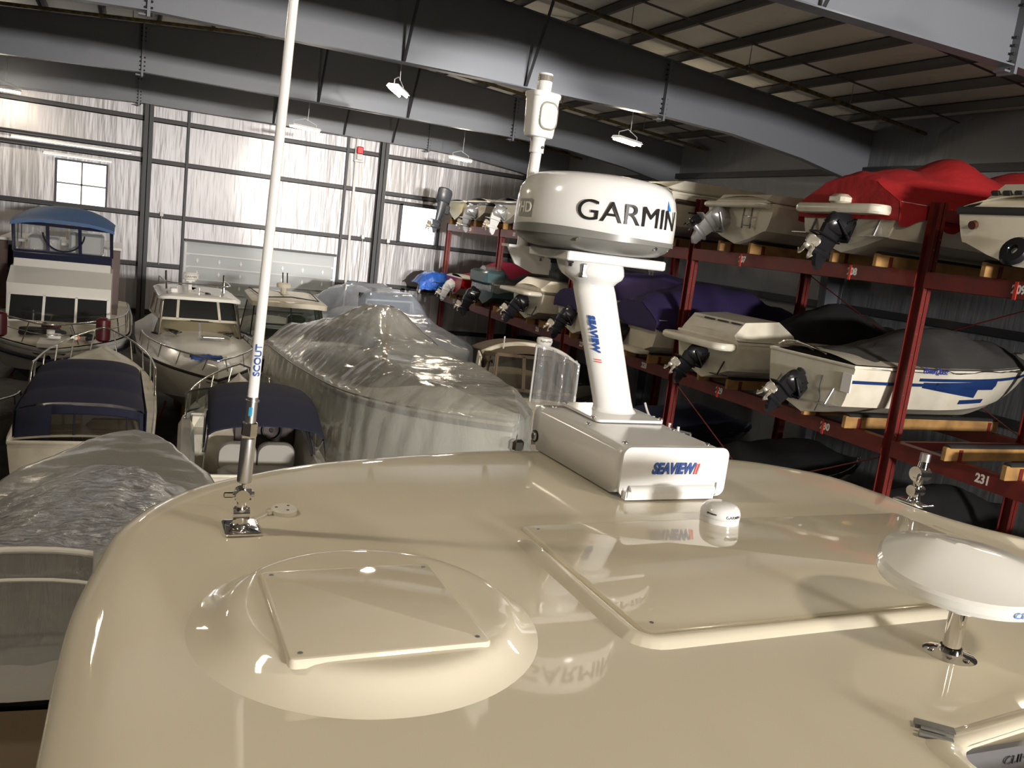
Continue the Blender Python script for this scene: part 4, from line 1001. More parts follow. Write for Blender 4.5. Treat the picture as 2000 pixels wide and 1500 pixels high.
rubrail(t,st,NHULL,.05,dz=-.1); deck(t,st,WHITEG,0,1,.0,.1); cover(t,st,NAVY,[(0,.12),(.25,.85),(.5,.8),(1,.02)],skirt=.03,x0=.4); sterndrive(t,(-.02,0,.3),10,mb=SILV,ml_=LGREY,s=.9)
# far end of the middle shelf
t,st=rackboat(34.0,-2.6,12.7,'red and white small boat with red cover at the far end of the middle shelf',L=5.4,B=2.0,H=.78,mats=(REDH,WHITEG))
rubrail(t,st,WHITEG,.03); deck(t,st,WHITEG,0,1,.0,.1); cover(t,st,P('crimson_canvas',(.30,.01,.05),.8),[(0,.1),(.3,.75),(.6,.7),(1,.02)],skirt=.04,x0=.5,seed=2)
sterndrive(t,(0,0,.3),20,mb=LGREY,ml_=LGREY,s=.8)
o=E('tarped_motor',(12.35,36.0,-2.25),0,'outboard motor wrapped in a shiny blue tarpaulin at the far end of the middle shelf','tarpaulin')
mm=M(); mm.grid(14,14,lambda u,v:(lambda x,y:(x,y,.42*(1-abs(2*v-1)**2.5)*(1-.8*abs(2*u-1)**3)+.12*noise.noise(Vector((x*4,y*4,0)))-.2*(abs(2*u-1)**4)))(-.75+1.9*u,-.75+1.5*v)); mm.grid(14,4,lambda u,v:(-.75+1.9*u,-.75,.1-.35*v-.1+.1*noise.noise(Vector((u*6,v*3,2))))); mm.build('tarpaulin',TARP,o,60)
mm=M(); mm.tube([(-.5,-.3,-.1),(-.6,-.3,-.55)],.06,8); mm.box((.3,0,-.2),(1.4,1.2,.2),None,0,.06); mm.tube([(-.5,-.1,-.3),(-.62,-.1,-.5)],[.14,.05],8); mm.build('motor_leg',SILV,o)
t,st=rackboat(30.6,-2.6,12.7,'teal boat under clear sheeting with black sterndrive, beside the red boat',L=6,B=2.1,H=.85,mats=(TEALH,TEALH))
rubrail(t,st,LGREY,.03); deck(t,st,TEALH,0,1,.0,.1); cover(t,st,GCANV,[(0,.1),(.2,.45),(.6,.6),(1,.02)],skirt=.05,x0=.9)
mm=M(); mm.box((.1,0,1.05),(.9,1.7,.55),None,0,.1); mm.build('stern_cover',TEALH,t,40)
cover(t,st,SHRINK2,[(0,.6),(.1,.62),(.2,.1),(.3,.03),(1,.02)],skirt=.3,name='plastic_sheet',n=24); sterndrive(t,(-.25,0,.25),15,s=.95)
t,st=rackboat(26.2,-2.6,12.5,'scuffed cream boat with long swim platform, left of the radar mast, middle shelf',L=6.8,B=2.5,H=1.0,mats=(RACKW,RACKW))
rubrail(t,st,GREYP,.03); deck(t,st,RACKW,0,1,.02,.15); platform(t,.75,2.3,.92,.1,.14,RACKW,.24)
mm=M(); mm.loft([[Vector((x,a,z)) for a,z in ((-1.1,1.0),(-.95,1.0+h),(.95,1.0+h),(1.1,1.0))] for x,h in ((.0,.1),(.35,.38),(2.2,.42),(3.2,.1))],closed=True,cap0=True,cap1=True); mm.build('aft_deck',RACKW,t,30)
cover(t,st,GCANV,[(0,.1),(.2,.75),(.5,.8),(1,.05)],skirt=.02,x0=1.2,seed=8)
mm=M(); mm.tube(cat_rom([(.7,1.0,1.55),(.5,.0,1.62),(.7,-1.0,1.55),(1.6,-1.15,1.5),(3,-1.05,1.45)],6),.13,8); mm.build('rolled_cover',BCANV,t)
sterndrive(t,(-.02,0,.42),32,s=.95)
for s in (-1,1):
    mm=M(); mm.box((-.12,s*.8,.2),(.25,.34,.015)); mm.tube([(-.14,s*.8,.21),(0,s*.8,.5)],.022,8); mm.build('trim_tab',BLACK,t,30)
# ground level of the rack, in the dark
for y,x,lb,mc,mh in ((28.2,11.9,'dark covered boat on the floor under the far shelves',GCANV,RACKW),(20.6,12.4,'dark blue boat in shadow on the floor under slot 228',NAVY,TEALH),(16.6,12.9,'boat with black cover on the floor under slot 229',BCANV,RACKW),(12.6,13.4,'boat with grey cover in shadow on the floor under slot 230',BCANV,GREYP),(8.6,13.5,'boat in deep shadow on the floor under slot 231',BCANV,GREYP)):
    t,st=rackboat(y,FL+.55,x,lb,L=5.8,B=2.1,H=.95,mats=(mh,BOTTOM))
    deck(t,st,mh,0,1,0,.08); cover(t,st,mc,[(0,.2),(.3,.7),(.6,.75),(1,.05)],skirt=.12,seed=y)
    mm=M(); 
    for xx in (1.0,3.4): mm.b2((xx-.1,-.7,-.55),(xx+.1,.7,.02))
    mm.build('keel_support',WOOD,t,0)
# white tubular rack, staffs and stick
t=E('tubular_rocket_launcher',(11.9,16.4,-3.95),0,'white bent-tube rod holder rack standing in the dark below slot 229','rod holder')
mm=M(); mm.tube(cat_rom([(0,1.0,.35),(0,.75,.1),(0,.3,.0),(0,-.5,-.02),(0,-.75,.0)],5),.028,8)
for k,yy in enumerate((.55,.2,-.15,-.5)): mm.tube(cat_rom([(0,yy,.12),(0,yy-.03,-.15),(.02,yy-.08,-.5-(.12 if k>1 else 0))],5),.035,8)
mm.build('tube',WHITEI,t)
mm=M(); mm.tube([(.3,-.6,-.02),(.3,-.6,-2.65)],.03,6); mm.tube([(.0,-.1,-.02),(.3,-.6,-.02)],.03,6); mm.build('pole',GREYP,t)
for x,y,z0,z1,lb in ((11.2,13.4,-6.5,-4.05,'taller white-topped staff rising from the dark below slot 230'),(11.6,12.9,-6.5,-4.15,'short white-topped staff in the dark right of the taller one')):
    t=E('flag_staff',(x,y,FL),0,lb,'staff')
    mm=M(); mm.tube([(0,0,0),(0,0,z1-FL)],.028,8); mm.build('pole',STEEL if 'taller' in lb else GREYP,t); mm=M(); mm.lathe([(0,.07),(.05,.06),(.05,.02),(.03,0)],(0,0,z1-FL),12); mm.build('finial',WHITEI,t)
# ---------------------------------------------------------------- boats on the hall floor
def paned(parent,bl,br,tr,tl,splits,fw=.06,glass=GLASS,frame=WHITEG,th=.03,hs=()):
    bl,br,tr,tl=map(Vector,(bl,br,tr,tl)); nrm=(br-bl).cross(tl-bl).normalized()
    def pt(u,v): return (bl*(1-u)+br*u)*(1-v)+(tl*(1-u)+tr*u)*v
    us=[0]+list(splits)+[1]; W=(br-bl).length; Hh=(tl-bl).length
    mm=M()
    def bar(p,q,w):
        d=(q-p).normalized(); s=d.cross(nrm).normalized()*w/2; n=nrm*th/2
        vs=[p-s-n,p+s-n,p+s+n,p-s+n,q-s-n,q+s-n,q+s+n,q-s+n]; mm.add(vs,[(0,1,2,3),(7,6,5,4),(0,4,5,1),(1,5,6,2),(2,6,7,3),(3,7,4,0)])
    for u in us: bar(pt(u,0),pt(u,1),fw)
    for v in (0,1)+tuple(hs): bar(pt(0,v),pt(1,v),fw)
    mm.build('window_frame',frame,parent,0)
    for a,b in zip(us,us[1:]):
        g=M(); g.grid(1,1,lambda u,v: pt(lerp(a,b,u),v)); g.build('window_pane',glass,parent,0)
def rail(parent,st,t0,h,inset=.08,n=10,posts=5,mat=RAILM,r=.022,t1=.985,mid=False):
    pts=[]; 
    for i in range(n+1): pts.append(sheer(st,lerp(t0,t1,i/n),-1,inset,h))
    back=[sheer(st,lerp(t1,t0,i/n),1,inset,h) for i in range(n+1)]
    mm=M(); pts[0].z-=h*.9; back[-1].z-=h*.9
    mm.tube(cat_rom(pts+back,3),r,8)
    if mid: mm.tube(cat_rom([p-Vector((0,0,h*.45)) for p in (pts+back)[1:-1]],3),r*.6,6)
    rr_=mm.build('bow_rail',mat,parent,60)
    for i in range(1,posts+1):
        t=lerp(t0,t1,i/(posts+.3))
        for s in (-1,1):
            mm=M(); mm.tube([sheer(st,t-.02,s,inset,.0),sheer(st,t,s,inset,h)],r*.8,6); mm.build('stanchion',mat,rr_)
def stands(parent,L,B,zk,n=3):
    for k in range(n):
        mm=M(); x=L*(.15+.3*k); mm.b2((x-.15,-.3,zk),(x+.15,.3,.3)); mm.build('keel_block',WOOD,parent,0)
        for s in (-1,1): mm=M(); mm.tube([(x,s*B*.45,zk),(x,s*B*.3,.5)],.035,6); mm.build('boat_stand',RED,parent,0)
def slab(parent,x0,x1,w,z,th,name,mat,r=.2,camb=.08,ov=0,tilt=0):
    mm=M()
    def ring(e,zz):
        return [Vector(((x0+x1)/2+a,b,z+zz+tilt*a-camb*(b/(w/2))**2)) for a,b in rrect(x1-x0+2*e,w+2*e,r,6)]
    mm.loft([ring(-.08,-.0),ring(0,.02),ring(0,th-.03),ring(-.05,th),ring(-w*.18,th+.015),ring(-w*.42,th+.02)],cap0=True,cap1=True)
    return mm.build(name,mat,parent,50)
def trunk(parent,secs,name,mat,n=10):
    """raised cabin trunk: (x, halfwidth, z_base, height)"""
    mm=M(); rg=[]
    for x,w,zb,h in secs:
        rg.append([Vector((x,w*math.cos(PI*k/n)* (1),zb+h*(max(0,math.sin(PI*k/n))**.45))) for k in range(n+1)])
    mm.loft(rg,closed=False); return mm.build(name,mat,parent,50)
# ---- express cruiser with white hardtop (second from left) ----
zk=-5.75
t=E('express_cruiser',(1.84,30.3,zk),-PI/2+.03,'white hardtop cruiser with chrome bow rail and small radar, in front of the door','boat')
st=hullpts(9.2,3.25,1.58,bowrise=.0,full=.45,dead=.4,flare=.1)
hull(t,st,(WHITEG,WHITEG)); rubrail(t,st,MBLACK,.035); stands(t,9.2,3.2,FL-zk)
deck(t,st,WHITEG,0,1,.0,.30,inset=.02,prof=lambda tt,s: .22*smst((1-abs(s))*2.2)*smst((.93-tt)*4))
# lower wraparound windscreen
mm=M()
for i,(a0,a1) in enumerate(((-1.25,-.02),(.02,1.25))):
    g=M(); g.grid(10,2,lambda u,v:(lambda a:(4.25+.75*math.cos(a)-.35*v,1.27*math.sin(a)*(1-.12*v),1.92+.02+.42*v))(lerp(a0,a1,u))); g.build('windscreen',P('amber_glass',(.22,.19,.12),.12) if i==0 else MATS['amber_glass'],t,60)
mm=M()
for z,k in ((1.93,0),(2.35,1)): mm.tube([(4.25+.75*math.cos(a)-.35*k,1.28*math.sin(a)*(1-.12*k),z) for a in [lerp(-1.3,1.3,i/16) for i in range(17)]],.03,6)
mm.build('windscreen_frame',MBLACK,t)
paned(t,(4.62,-1.07,2.38),(4.62,1.07,2.38),(4.1,.98,3.02),(4.1,-.98,3.02),(.22,.76),.07,frame=CREAM)
for s in (-1,1): paned(t,(4.6,s*1.08,2.38),(2.6,s*1.22,2.35),(2.6,s*1.1,3.0),(4.08,s*.99,3.02),(.5,),.06,frame=CREAM)
slab(t,1.6,4.75,2.25,2.98,.13,'hardtop',WHITEG,.3)
mm=M()
for s in (-1,1): mm.tube([(4.55,s*.98,3.0),(5.05,s*1.1,1.95)],.035,8); mm.tube([(4.3,s*1.0,3.0),(4.75,s*1.12,1.98)],.03,8)
mm.build('hardtop_strut',RAILM,t)
mm=M(); mm.box((6.35,.18,2.17),(.42,.55,.03),Matrix.Rotation(-.08,3,'Y'),0,.01); mm.build('deck_hatch',SILV,t,30)
for s in (-1,1):
    mm=M(); mm.grid(6,3,lambda u,v:(5.3+.55*u,s*(.86-.16*u-.24*v*(1-abs(2*u-1)**2)),2.12+.05*v-.02*u)); mm.build('portlight',GLASS,t,60,solid=.01)
rail(t,st,.45,.42,.1,posts=5)
mm=M(); mm.box((8.2,.25,1.82),(.4,.28,.12),None,0,.03); mm.tube([(8.2,.25,1.85),(8.2,.25,1.98)],.07,12); mm.build('windlass',WHITEI,t,40)
mm=M(); mm.grid(14,8,lambda u,v:(8.0+.35*v+.05*math.sin(u*9),-.55+.75*u,1.90+.09*math.sin(PI*v)+.03*noise.noise(Vector((u*8,v*5,0))))); 
o=mm.build('deck_cloth',FOAMB,None,60,solid=.02); o.matrix_world=Matrix.Translation(t.location)@Matrix.Rotation(-PI/2+.03,4,'Z'); tag(o,'crumpled dark blue cloth lying on the bow of the white hardtop cruiser','cloth')
# top rail, radar, rod holders
mm=M(); mm.tube(cat_rom([(1.8,-.95,3.1),(1.9,-.95,3.32),(4.0,-.85,3.36),(4.15,-.3,3.36),(4.15,.3,3.36),(4.0,.85,3.36),(1.9,.95,3.32),(1.8,.95,3.1)],5),.018,8)
for y in (-.6,0,.6): mm.tube([(4.1,y,3.12),(4.13,y,3.36)],.014,6)
mm.build('top_rail',RAILM,t)
mm=M(); mm.lathe([(0,.0),(.2,.0),(.24,.05),(.24,.16),(.18,.22),(0,.23)],(3.4,-.2,3.42),32); rd=mm.build('radar_dome',WHITEG,t)
textmesh('GARMIN',.09,DARKI,t,lambda x,y,z:(3.4+(.243+z)*math.cos(x/.24-.0),-.2+(.243+z)*math.sin(x/.24),3.52+y))
mm=M(); mm.tube([(3.4,-.2,3.1),(3.4,-.2,3.42)],.06,8); mm.box((3.4,-.2,3.4),(.3,.25,.03)); mm.build('radar_mount',WHITEI,t,0)
for y in (-.85,.75):
    mm=M(); mm.tube([(3.5,y,3.1),(3.3,y*1.02,3.62)],.03,8); mm.build('rod_holder',CHROME,t)
mm=M(); mm.box((4.3,-.7,3.16),(.2,.2,.16),None,0,.03); mm.build('spotlight',WHITEI,t,40)
mm=M(); mm.lathe([(0,.06),(.07,.05),(.09,0)],(4.3,.22,3.12),16); mm.build('horn',CHROME,t)
textmesh('5162 LE',.2,DARKI,t,lambda x,y,z: (7.0-x*1.0-.0,-(1.32-.27*(-x+.0))-.03-z,1.12+y) ,bold=.004,sx=.8,name='registration_number')
# ---- dark hulled hardtop express ----
zk=-6.0
t=E('dark_hull_cruiser',(5.05,33.4,zk),-PI/2-.02,'black hulled express cruiser with cream hardtop, between the white cruiser and the wrapped boats','boat')
st=hullpts(9.6,3.1,1.55,bowrise=.1,full=.4,dead=.4)
hull(t,st,(BLACK,BLACK)); rubrail(t,st,LGREY,.035); stands(t,9,3,FL-zk)
deck(t,st,CREAM,0,1,.01,.3,inset=.03,prof=lambda tt,s:.15*smst((1-abs(s))*2)*smst((.9-tt)*4))
slab(t,2.4,5.4,2.45,3.0,.2,'hardtop',CREAM,.35,tilt=-.03)
mm=M(); mm.tube([(2.5,-1.05,3.24),(5.2,-.9,3.2),(5.3,0,3.28),(5.2,.9,3.2),(2.5,1.05,3.24)],.02,6); mm.build('roof_trim',MBLACK,t)
paned(t,(6.0,-1.05,1.95),(6.0,1.05,1.95),(5.3,.98,2.95),(5.3,-.98,2.95),(.5,),.05,frame=MBLACK,glass=GLASSC,hs=(.45,))
for s in (-1,1): paned(t,(6.0,s*1.06,1.95),(3.2,s*1.35,1.75),(3.0,s*1.12,2.95),(5.3,s*.99,2.95),(.4,),.05,frame=MBLACK,glass=GLASSC)
mm=M(); mm.box((4.9,0,1.9),(1.2,2.0,.5),None,0,.1); mm.box((3.4,.5,2.0),(.5,.6,1.0),None,0,.1); mm.build('dashboard',GREENG,t,40)
mm=M(); mm.box((7.2,.0,2.07),(.4,.6,.03)); mm.build('deck_hatch',SILV,t,0)
rail(t,st,.5,.35,.1,posts=4)
mm=M(); mm.lathe([(0,0),(.24,.0),(.25,.12),(.2,.16),(0,.17)],(3.8,-.05,3.44),24); mm.tube([(3.8,-.05,3.2),(3.8,-.05,3.44)],.1,8); mm.build('radar_dome',CREAM,t)
mm=M(); 
for y in (-.1,.05): mm.tube([(3.8,y,3.6),(3.85,y-.03,3.95)],.02,6)
mm.build('antenna_fin',BLACK,t)
# ---- flybridge trawler at left ----
zk=-6.15
t=E('flybridge_trawler',(-1.75,36.2,zk),-PI/2,'white flybridge trawler with a blue canopy top and three dark front windows, far left','boat')
st=hullpts(11.7,3.95,1.9,bowrise=-.0,full=.62,dead=.6,flare=.1)
hull(t,st,(WHITEG,NHULL)); rubrail(t,st,LGREY,.05,dz=-.05); rubrail(t,st,NHULL,.06,name='navy_stripe',dz=-.3); deck(t,st,CREAM,0,1,.02,.1,inset=.05); stands(t,11,3.8,FL-zk)
def tl_(X,Y,Z): return ((36.2-Y),X+1.75,Z-zk)
mm=M(); mm.loft([[Vector(tl_(x,y,z)) for x in (-3.25,-.42)] for y,z in ((28.85,-4.3),(29.0,-4.17))],closed=False)
mm.prism([(36.2-28.95,-4.35-zk),(36.2-29.05,-3.33-zk),(36.2-29.0,-3.05-zk),(36.2-29.95,-2.62-zk),(36.2-33.5,-2.62-zk),(36.2-33.5,-4.35-zk)],'y',-1.45,1.36)
mm.build('cabin',WHITEG,t,20)
paned(t,tl_(-3.16,28.93,-4.17),tl_(-.46,28.93,-4.17),tl_(-.46,29.02,-3.36),tl_(-3.12,29.02,-3.36),(.345,.67),.07,frame=WHITEG)
mm=M(); mm.b2(tl_(-3.15,29.85,-2.93),tl_(-.45,29.95,-2.70)); mm.build('navy_band',NHULL,t,0)
mm=M(); mm.prism([(36.2-29.9,-2.75-zk),(36.2-30.15,-2.3-zk),(36.2-30.2,-2.3-zk),(36.2-33,-2.3-zk),(36.2-33,-2.7-zk),(36.2-30,-2.72-zk)],'y',-1.38,1.3); mm.build('flybridge_coaming',WHITEG,t,20)
mm=M(); mm.b2(tl_(-3.14,30.1,-2.42),tl_(-.42,30.16,-2.12)); mm.build('dark_vinyl_band',NHULL,t,0)
paned(t,tl_(-3.14,30.12,-2.16),tl_(-.43,30.12,-2.16),tl_(-.47,30.3,-1.32),tl_(-3.2,30.3,-1.30),(.34,.67),.10,glass=CLEARV,frame=NHULL)
for X in (-3.17,-.45): paned(t,tl_(X,30.15,-2.16),tl_(X,32.4,-2.16),tl_(X,32.4,-1.25),tl_(X,30.3,-1.3),(.5,),.08,glass=CLEARV,frame=NHULL)
mm=M(); mm.tube([Vector(tl_(-1.8+.58*math.sin(a),30.08,-1.5-.58*math.cos(a)*1.0)) for a in [lerp(-1.5,1.5,i/20) for i in range(21)]],.025,6); mm.build('window_zip',NHULL,t)
mm=M(); mm.grid(24,16,lambda u,v: tl_(lerp(-3.27,-.38,u),lerp(30.15,32.6,v),-1.30+(.17+.27*smst(v*2.2))*(1-abs(2*u-1)**2.6)+.10*smst(v*3)+.03*math.sin(v*PI*3)**2)); mm.grid(24,1,lambda u,v: tl_(lerp(-3.27,-.38,u),30.15,-1.30+.17*(1-abs(2*u-1)**2.6)-.10*v)); mm.build('canopy_top',BLUEC,t,60)
mm=M(); mm.box(tl_(-1.2,31.4,-1.85),(1.2,1.0,.7),None,0,.08); mm.box(tl_(-2.4,31.2,-1.95),(.8,.9,.5),None,0,.08); mm.build('helm_seat',LGREY,t,40)
mm=M(); mm.b2(tl_(-3.75,31.6,-1.98),tl_(-.15,35.2,-1.9)); mm.build('aft_roof',WHITEG,t,0)
for X in (-.32,-3.6):
    mm=M(); mm.b2(tl_(X-.12,31.7,-3.95),tl_(X+.12,31.8,-2.0)); mm.b2(tl_(X-.12,33.2,-3.95),tl_(X+.12,33.3,-2.0)); mm.b2(tl_(X-.1,31.8,-2.15),tl_(X+.1,33.2,-2.0)); mm.b2(tl_(X-.1,31.8,-3.0),tl_(X+.1,33.2,-2.9)); mm.b2(tl_(X-.1,31.8,-4.25),tl_(X+.1,33.2,-3.8)); mm.build('wood_side_panel',BROWNW,t,0)
    g=M(); g.b2(tl_(X-.02,31.8,-2.9),tl_(X+.02,33.2,-2.15)); g.b2(tl_(X-.02,31.8,-3.8),tl_(X+.02,33.2,-3.0)); g.build('side_window',GLASSC,t,0)
mm=M(); mm.lathe([(0,0),(.22,0),(.25,.05),(.24,.12),(.15,.17),(0,.17)],tl_(-1.9,33.9,-1.05),28); mm.tube([tl_(-1.9,33.9,-1.9),tl_(-1.9,33.9,-1.05)],.06,8); mm.build('radar_dome',CREAM,t)
mm=M(); mm.tube([tl_(-1.3,34,-1.9),tl_(-1.3,34,-.85)],.04,8); mm.box(tl_(-1.15,34,-.9),(.1,.45,.1)); mm.build('loudhailer',WHITEI,t,0)
rail(t,st,.55,.62,.12,posts=5,mid=True,t1=.97)
mm=M(); mm.box((11.3,-.0,2.02),(1.0,.5,.1)); mm.build('bow_pulpit',WHITEI,t,0)
mm=M(); mm.tube([(10.9,0,2.05),(10.9,0,2.3)],.1,12); mm.box((10.95,.1,2.15),(.4,.3,.12),None,0,.03); mm.build('windlass',WHITEI,t,40)
for X,lb in ((-.5,'right'),(-2.95,'left')):
    f=E('boat_fender',(X,25.45,-3.78),0,'burgundy cylindrical fender hung on the %s side of the trawler bow rail'%lb,'fender','burgundy fenders on the trawler rail')
    mm=M(); mm.lathe([(0,-.33),(.1,-.33),(.17,-.27),(.175,0),(.17,.27),(.1,.33),(0,.33)],(0,0,0),20,sx=1.05,sy=.9); mm.build('body',BURG,f)
    mm=M(); mm.tube([(0,0,.33),(0,0,.42)],.02,6); mm.build('rope',MBLACK,f)
def clutter(name,pts,r,mat,label,cat):
    mm=M(); mm.tube(cat_rom(pts,6),r,8); o=mm.build(name,mat,None,60); tag(o,label,cat)
clutter('coiled_hose',[(-2.55,26.3,-4.1),(-2.2,26.0,-4.05),(-1.8,26.2,-4.05),(-1.5,26.4,-4.08),(-1.9,26.6,-4.05),(-2.4,26.5,-4.03),(-2.5,26.2,-4.0),(-2.0,26.1,-3.98),(-1.6,26.3,-4.0)],.07,MBLACK,'tangled black hose lying on the trawler foredeck','hose')
clutter('black_strap',[(-1.3,26.0,-4.12),(-1.0,26.2,-4.05),(-.75,25.9,-4.08),(-.9,25.7,-4.1)],.06,MBLACK,'black strap lying on the trawler foredeck beside the right fender','strap')
clutter('burgundy_strap',[(-2.1,27.6,-4.1),(-2.05,27.4,-4.0),(-1.9,27.3,-4.08),(-1.65,27.4,-4.02)],.06,BURG,'small burgundy cloth strap on the trawler deck below the windows','strap')
clutter('white_pole',[(-1.35,27.0,-4.0),(-1.15,25.2,-4.02)],.05,WHITEI,'pale wooden plank leaning across the trawler bow','plank')
clutter('orange_tool',[(-1.15,25.9,-4.08),(-1.12,25.6,-4.06)],.06,ORANGE,'small orange item on the trawler bow beside the plank','tool')
# grey boat under trawler bow, partly hidden
t=E('grey_skiff',(-3.1,23.6,-5.9),-PI/2+.05,'dull grey covered boat in shadow below the trawler bow','boat')
st=hullpts(5.2,2.2,.95); hull(t,st,(BOTTOM,BOTTOM)); cover(t,st,GCANV,[(0,.1),(.4,.3),(1,.05)],skirt=.1); stands(t,5,2,FL+5.9,2); rail(t,st,.5,.3,.1,posts=3)
# ---- navy enclosed canvas boat (left, stern to camera) ----
zk=-5.9
t=E('navy_enclosed_cruiser',(-.58,15.75,zk),PI/2-.02,'cruiser enclosed in navy canvas with a smoked rear window, stern to camera, lower left','boat')
st=hullpts(8.0,2.35,1.6,bowrise=.35,dead=.4); hull(t,st,(CREAM,BOTTOM)); rubrail(t,st,CREAM,.04); deck(t,st,CREAM,.0,1,.0,.08); stands(t,8,2.3,FL-zk)
platform(t,.7,2.2,.85,-.3,.1,CREAM)
def nl(X,Y,Z): return (Y-15.75,-(X+.58),Z-zk)
mm=M()
def can(u,v):
    y=lerp(15.95,18.7,v); w=lerp(1.0,.86,v); s=2*u-1
    z=-3.80+.27*smst(v*1.2)+ .14*(1-abs(s)**3) +.045*abs(math.sin(PI*v*3))
    x=-.60+s*w
    if abs(s)>.96: z-=.03
    return nl(x,y,z)
mm.grid(30,30,can); mm.build('canopy_top',NAVY,t,60)
mm=M()
# rear curtain: frame of canvas around the clear panel
bl,br,tr_,tl2=(-1.66,-5.3),(.42,-4.8),(.38,-3.82),(-1.58,-3.80)
def rc(u,v,dy=0): 
    x=lerp(lerp(bl[0],br[0],u),lerp(tl2[0],tr_[0],u),v); z=lerp(lerp(bl[1],br[1]-.45,u),lerp(tl2[1],tr_[1],u),v)+.10*(1-abs(2*u-1)**3)*v
    return nl(x,15.93-.12*(1-v)+dy,z)
for (u0,u1,v0,v1) in ((0,.27,0,1),(.27,.97,.90,1),(.97,1,0,1),(.27,.97,0,.22)): mm.grid(8,6,lambda u,v: rc(lerp(u0,u1,u),lerp(v0,v1,v)))
for (u0,u1) in ((.44,.455),(.86,.872)): mm.grid(2,6,lambda u,v: rc(lerp(u0,u1,u),lerp(.2,.92,v),-.01))
mm.build('rear_curtain',NAVY,t,60,solid=.01)
mm=M(); mm.grid(8,6,lambda u,v: rc(lerp(.27,.97,u),lerp(.22,.90,v),.01)); mm.build('smoked_window',SMOKEV,t,60)
for s in (-1,1):
    mm=M(); mm.grid(6,4,lambda u,v: nl(-.60+s*lerp(1.02,.88,u)+s*.02,lerp(15.95,18.7,u),lerp(-4.55,-3.80+.24*u,v))); mm.build('side_curtain',NAVY,t,60,solid=.01)
mm=M(); mm.box(nl(-.1,16.6,-4.5),(.5,1.0,.8),None,0,.15); mm.box(nl(-1.0,16.9,-4.4),(.5,.7,.9),None,0,.1); mm.build('cockpit_seat',VINYL,t,40)
rail(t,st,.42,.5,.0,posts=5)
# ---- navy bimini boat ----
zk=-5.95
t=E('navy_bimini_cruiser',(2.15,14.25,zk),PI/2-.06,'open cockpit cruiser with a navy bimini top and grey seats, behind the whip antenna','boat')
st=hullpts(6.3,2.45,1.5,bowrise=.35,dead=.4); hull(t,st,(CREAM,BOTTOM)); rubrail(t,st,CREAM,.04); stands(t,8,2.6,FL-zk)
deck(t,st,CREAM,.53,1,.0,.25); 
def bl_(X,Y,Z): return (Y-14.9,-(X-2.15),Z-zk)
mm=M()
# coamings and sole
for s in (-1,1): mm.loft([[Vector((x,s*w,z)) for w,z in ((1.28,1.5),(1.22,1.62),(1.05,1.64),(.98,1.5),(.98,.75))] for x in (0,3.4)],closed=False)
mm.b2((0,-1.0,.68),(3.4,1.0,.75)); mm.b2((-.02,-1.25,.7),(.12,1.25,1.0)); mm.b2((3.35,-1.05,.7),(3.45,1.05,1.75)); mm.build('cockpit_liner',VINYL,t,40)
mm=M(); mm.b2((3.2,-.0,1.15),(3.4,1.02,1.72)); mm.b2((2.6,.25,.75),(3.4,1.0,1.5)); mm.build('cabin_bulkhead',CREAM,t,0)
mm=M(); mm.b2((3.0,-.95,1.2),(3.3,.2,1.62)); mm.build('dashboard',P('dash_brown',(.07,.05,.045),.5),t,0)
mm=M(); mm.tube([(2.92+.05*math.sin(a),-.5+.18*math.cos(a),1.55+.18*math.sin(a)) for a in [2*PI*i/20 for i in range(20)]],.018,6,closed=True); mm.tube([(3.05,-.5,1.5),(2.95,-.5,1.55)],.04,8); mm.build('steering_wheel',MBLACK,t)
mm=M()
for y in (-.25,-.45,-.65,-.85): mm.tube([(2.98,y,1.68),(3.0,y,1.7)],.06,10)
mm.build('gauge',MBLACK,t)
for y in (-.48,.22):
    mm=M(); rg=[]
    for x,h,k in ((1.55,.0,0),(1.6,.03,1),(1.75,.03,1),(1.8,.0,0)):
        rg.append([Vector((x,y+a,1.33+b)) for a,b in rrect(.66+h,.56+h,.2,5)])
    mm.loft(rg,cap0=True,cap1=True); mm.build('seat_back',P('seat_grey',(.36,.34,.30),.5) if y<0 else MATS['seat_grey'],t,50)
mm=M(); mm.box((1.15,-.13,1.12),(.9,1.4,.22),None,0,.1); mm.box((.8,-.13,.95),(.3,1.3,.4),None,0,.05); mm.build('seat_cushion',MATS['seat_grey'],t,50)
mm=M()
def bim(u,v):
    y=lerp(15.35,17.9,v); s=2*u-1; w=lerp(1.0,.95,v)
    z=-3.86+.30*smst(v*1.8)+.16*(1-abs(s)**2.5)*1+.04*abs(math.sin(PI*v*2)) -.10*max(0,abs(s)-.9)*10*.5-.03*v
    return bl_(2.33+s*w,y,z)
mm.grid(30,24,bim); mm.build('bimini_top',NAVY,t,60,solid=.012)
for s in (-1,1):
    mm=M(); mm.tube([bl_(2.33+s*.98,15.45,-3.95),bl_(2.33+s*1.0,16.3,-4.45)],.018,6); mm.tube([bl_(2.33+s*.97,16.6,-3.75),bl_(2.33+s*1.02,16.3,-4.45)],.018,6); mm.tube([bl_(2.33+s*.97,17.8,-3.7),bl_(2.33+s*1.02,16.3,-4.45)],.018,6)
    mm.tube([bl_(2.33+s*.98,15.4,-3.92),bl_(2.33+s*1.05,15.0,-4.5)],.012,6)
    mm.build('bimini_frame',CHROME,t)
mm=M()
mm.grid(16,2,lambda u,v:(lambda a:(3.3+.9*math.cos(a)-.4*v,1.18*math.sin(a),1.72+.5*v))(lerp(-1.5,1.5,u))); mm.build('windscreen',GLASSC,t,60)
mm=M(); 
for k in (0,1): mm.tube([(3.3+.9*math.cos(a)-.4*k,1.18*math.sin(a),1.72+.5*k) for a in [lerp(-1.5,1.5,i/16) for i in range(17)]],.02,6)
mm.build('windscreen_frame',MBLACK,t)
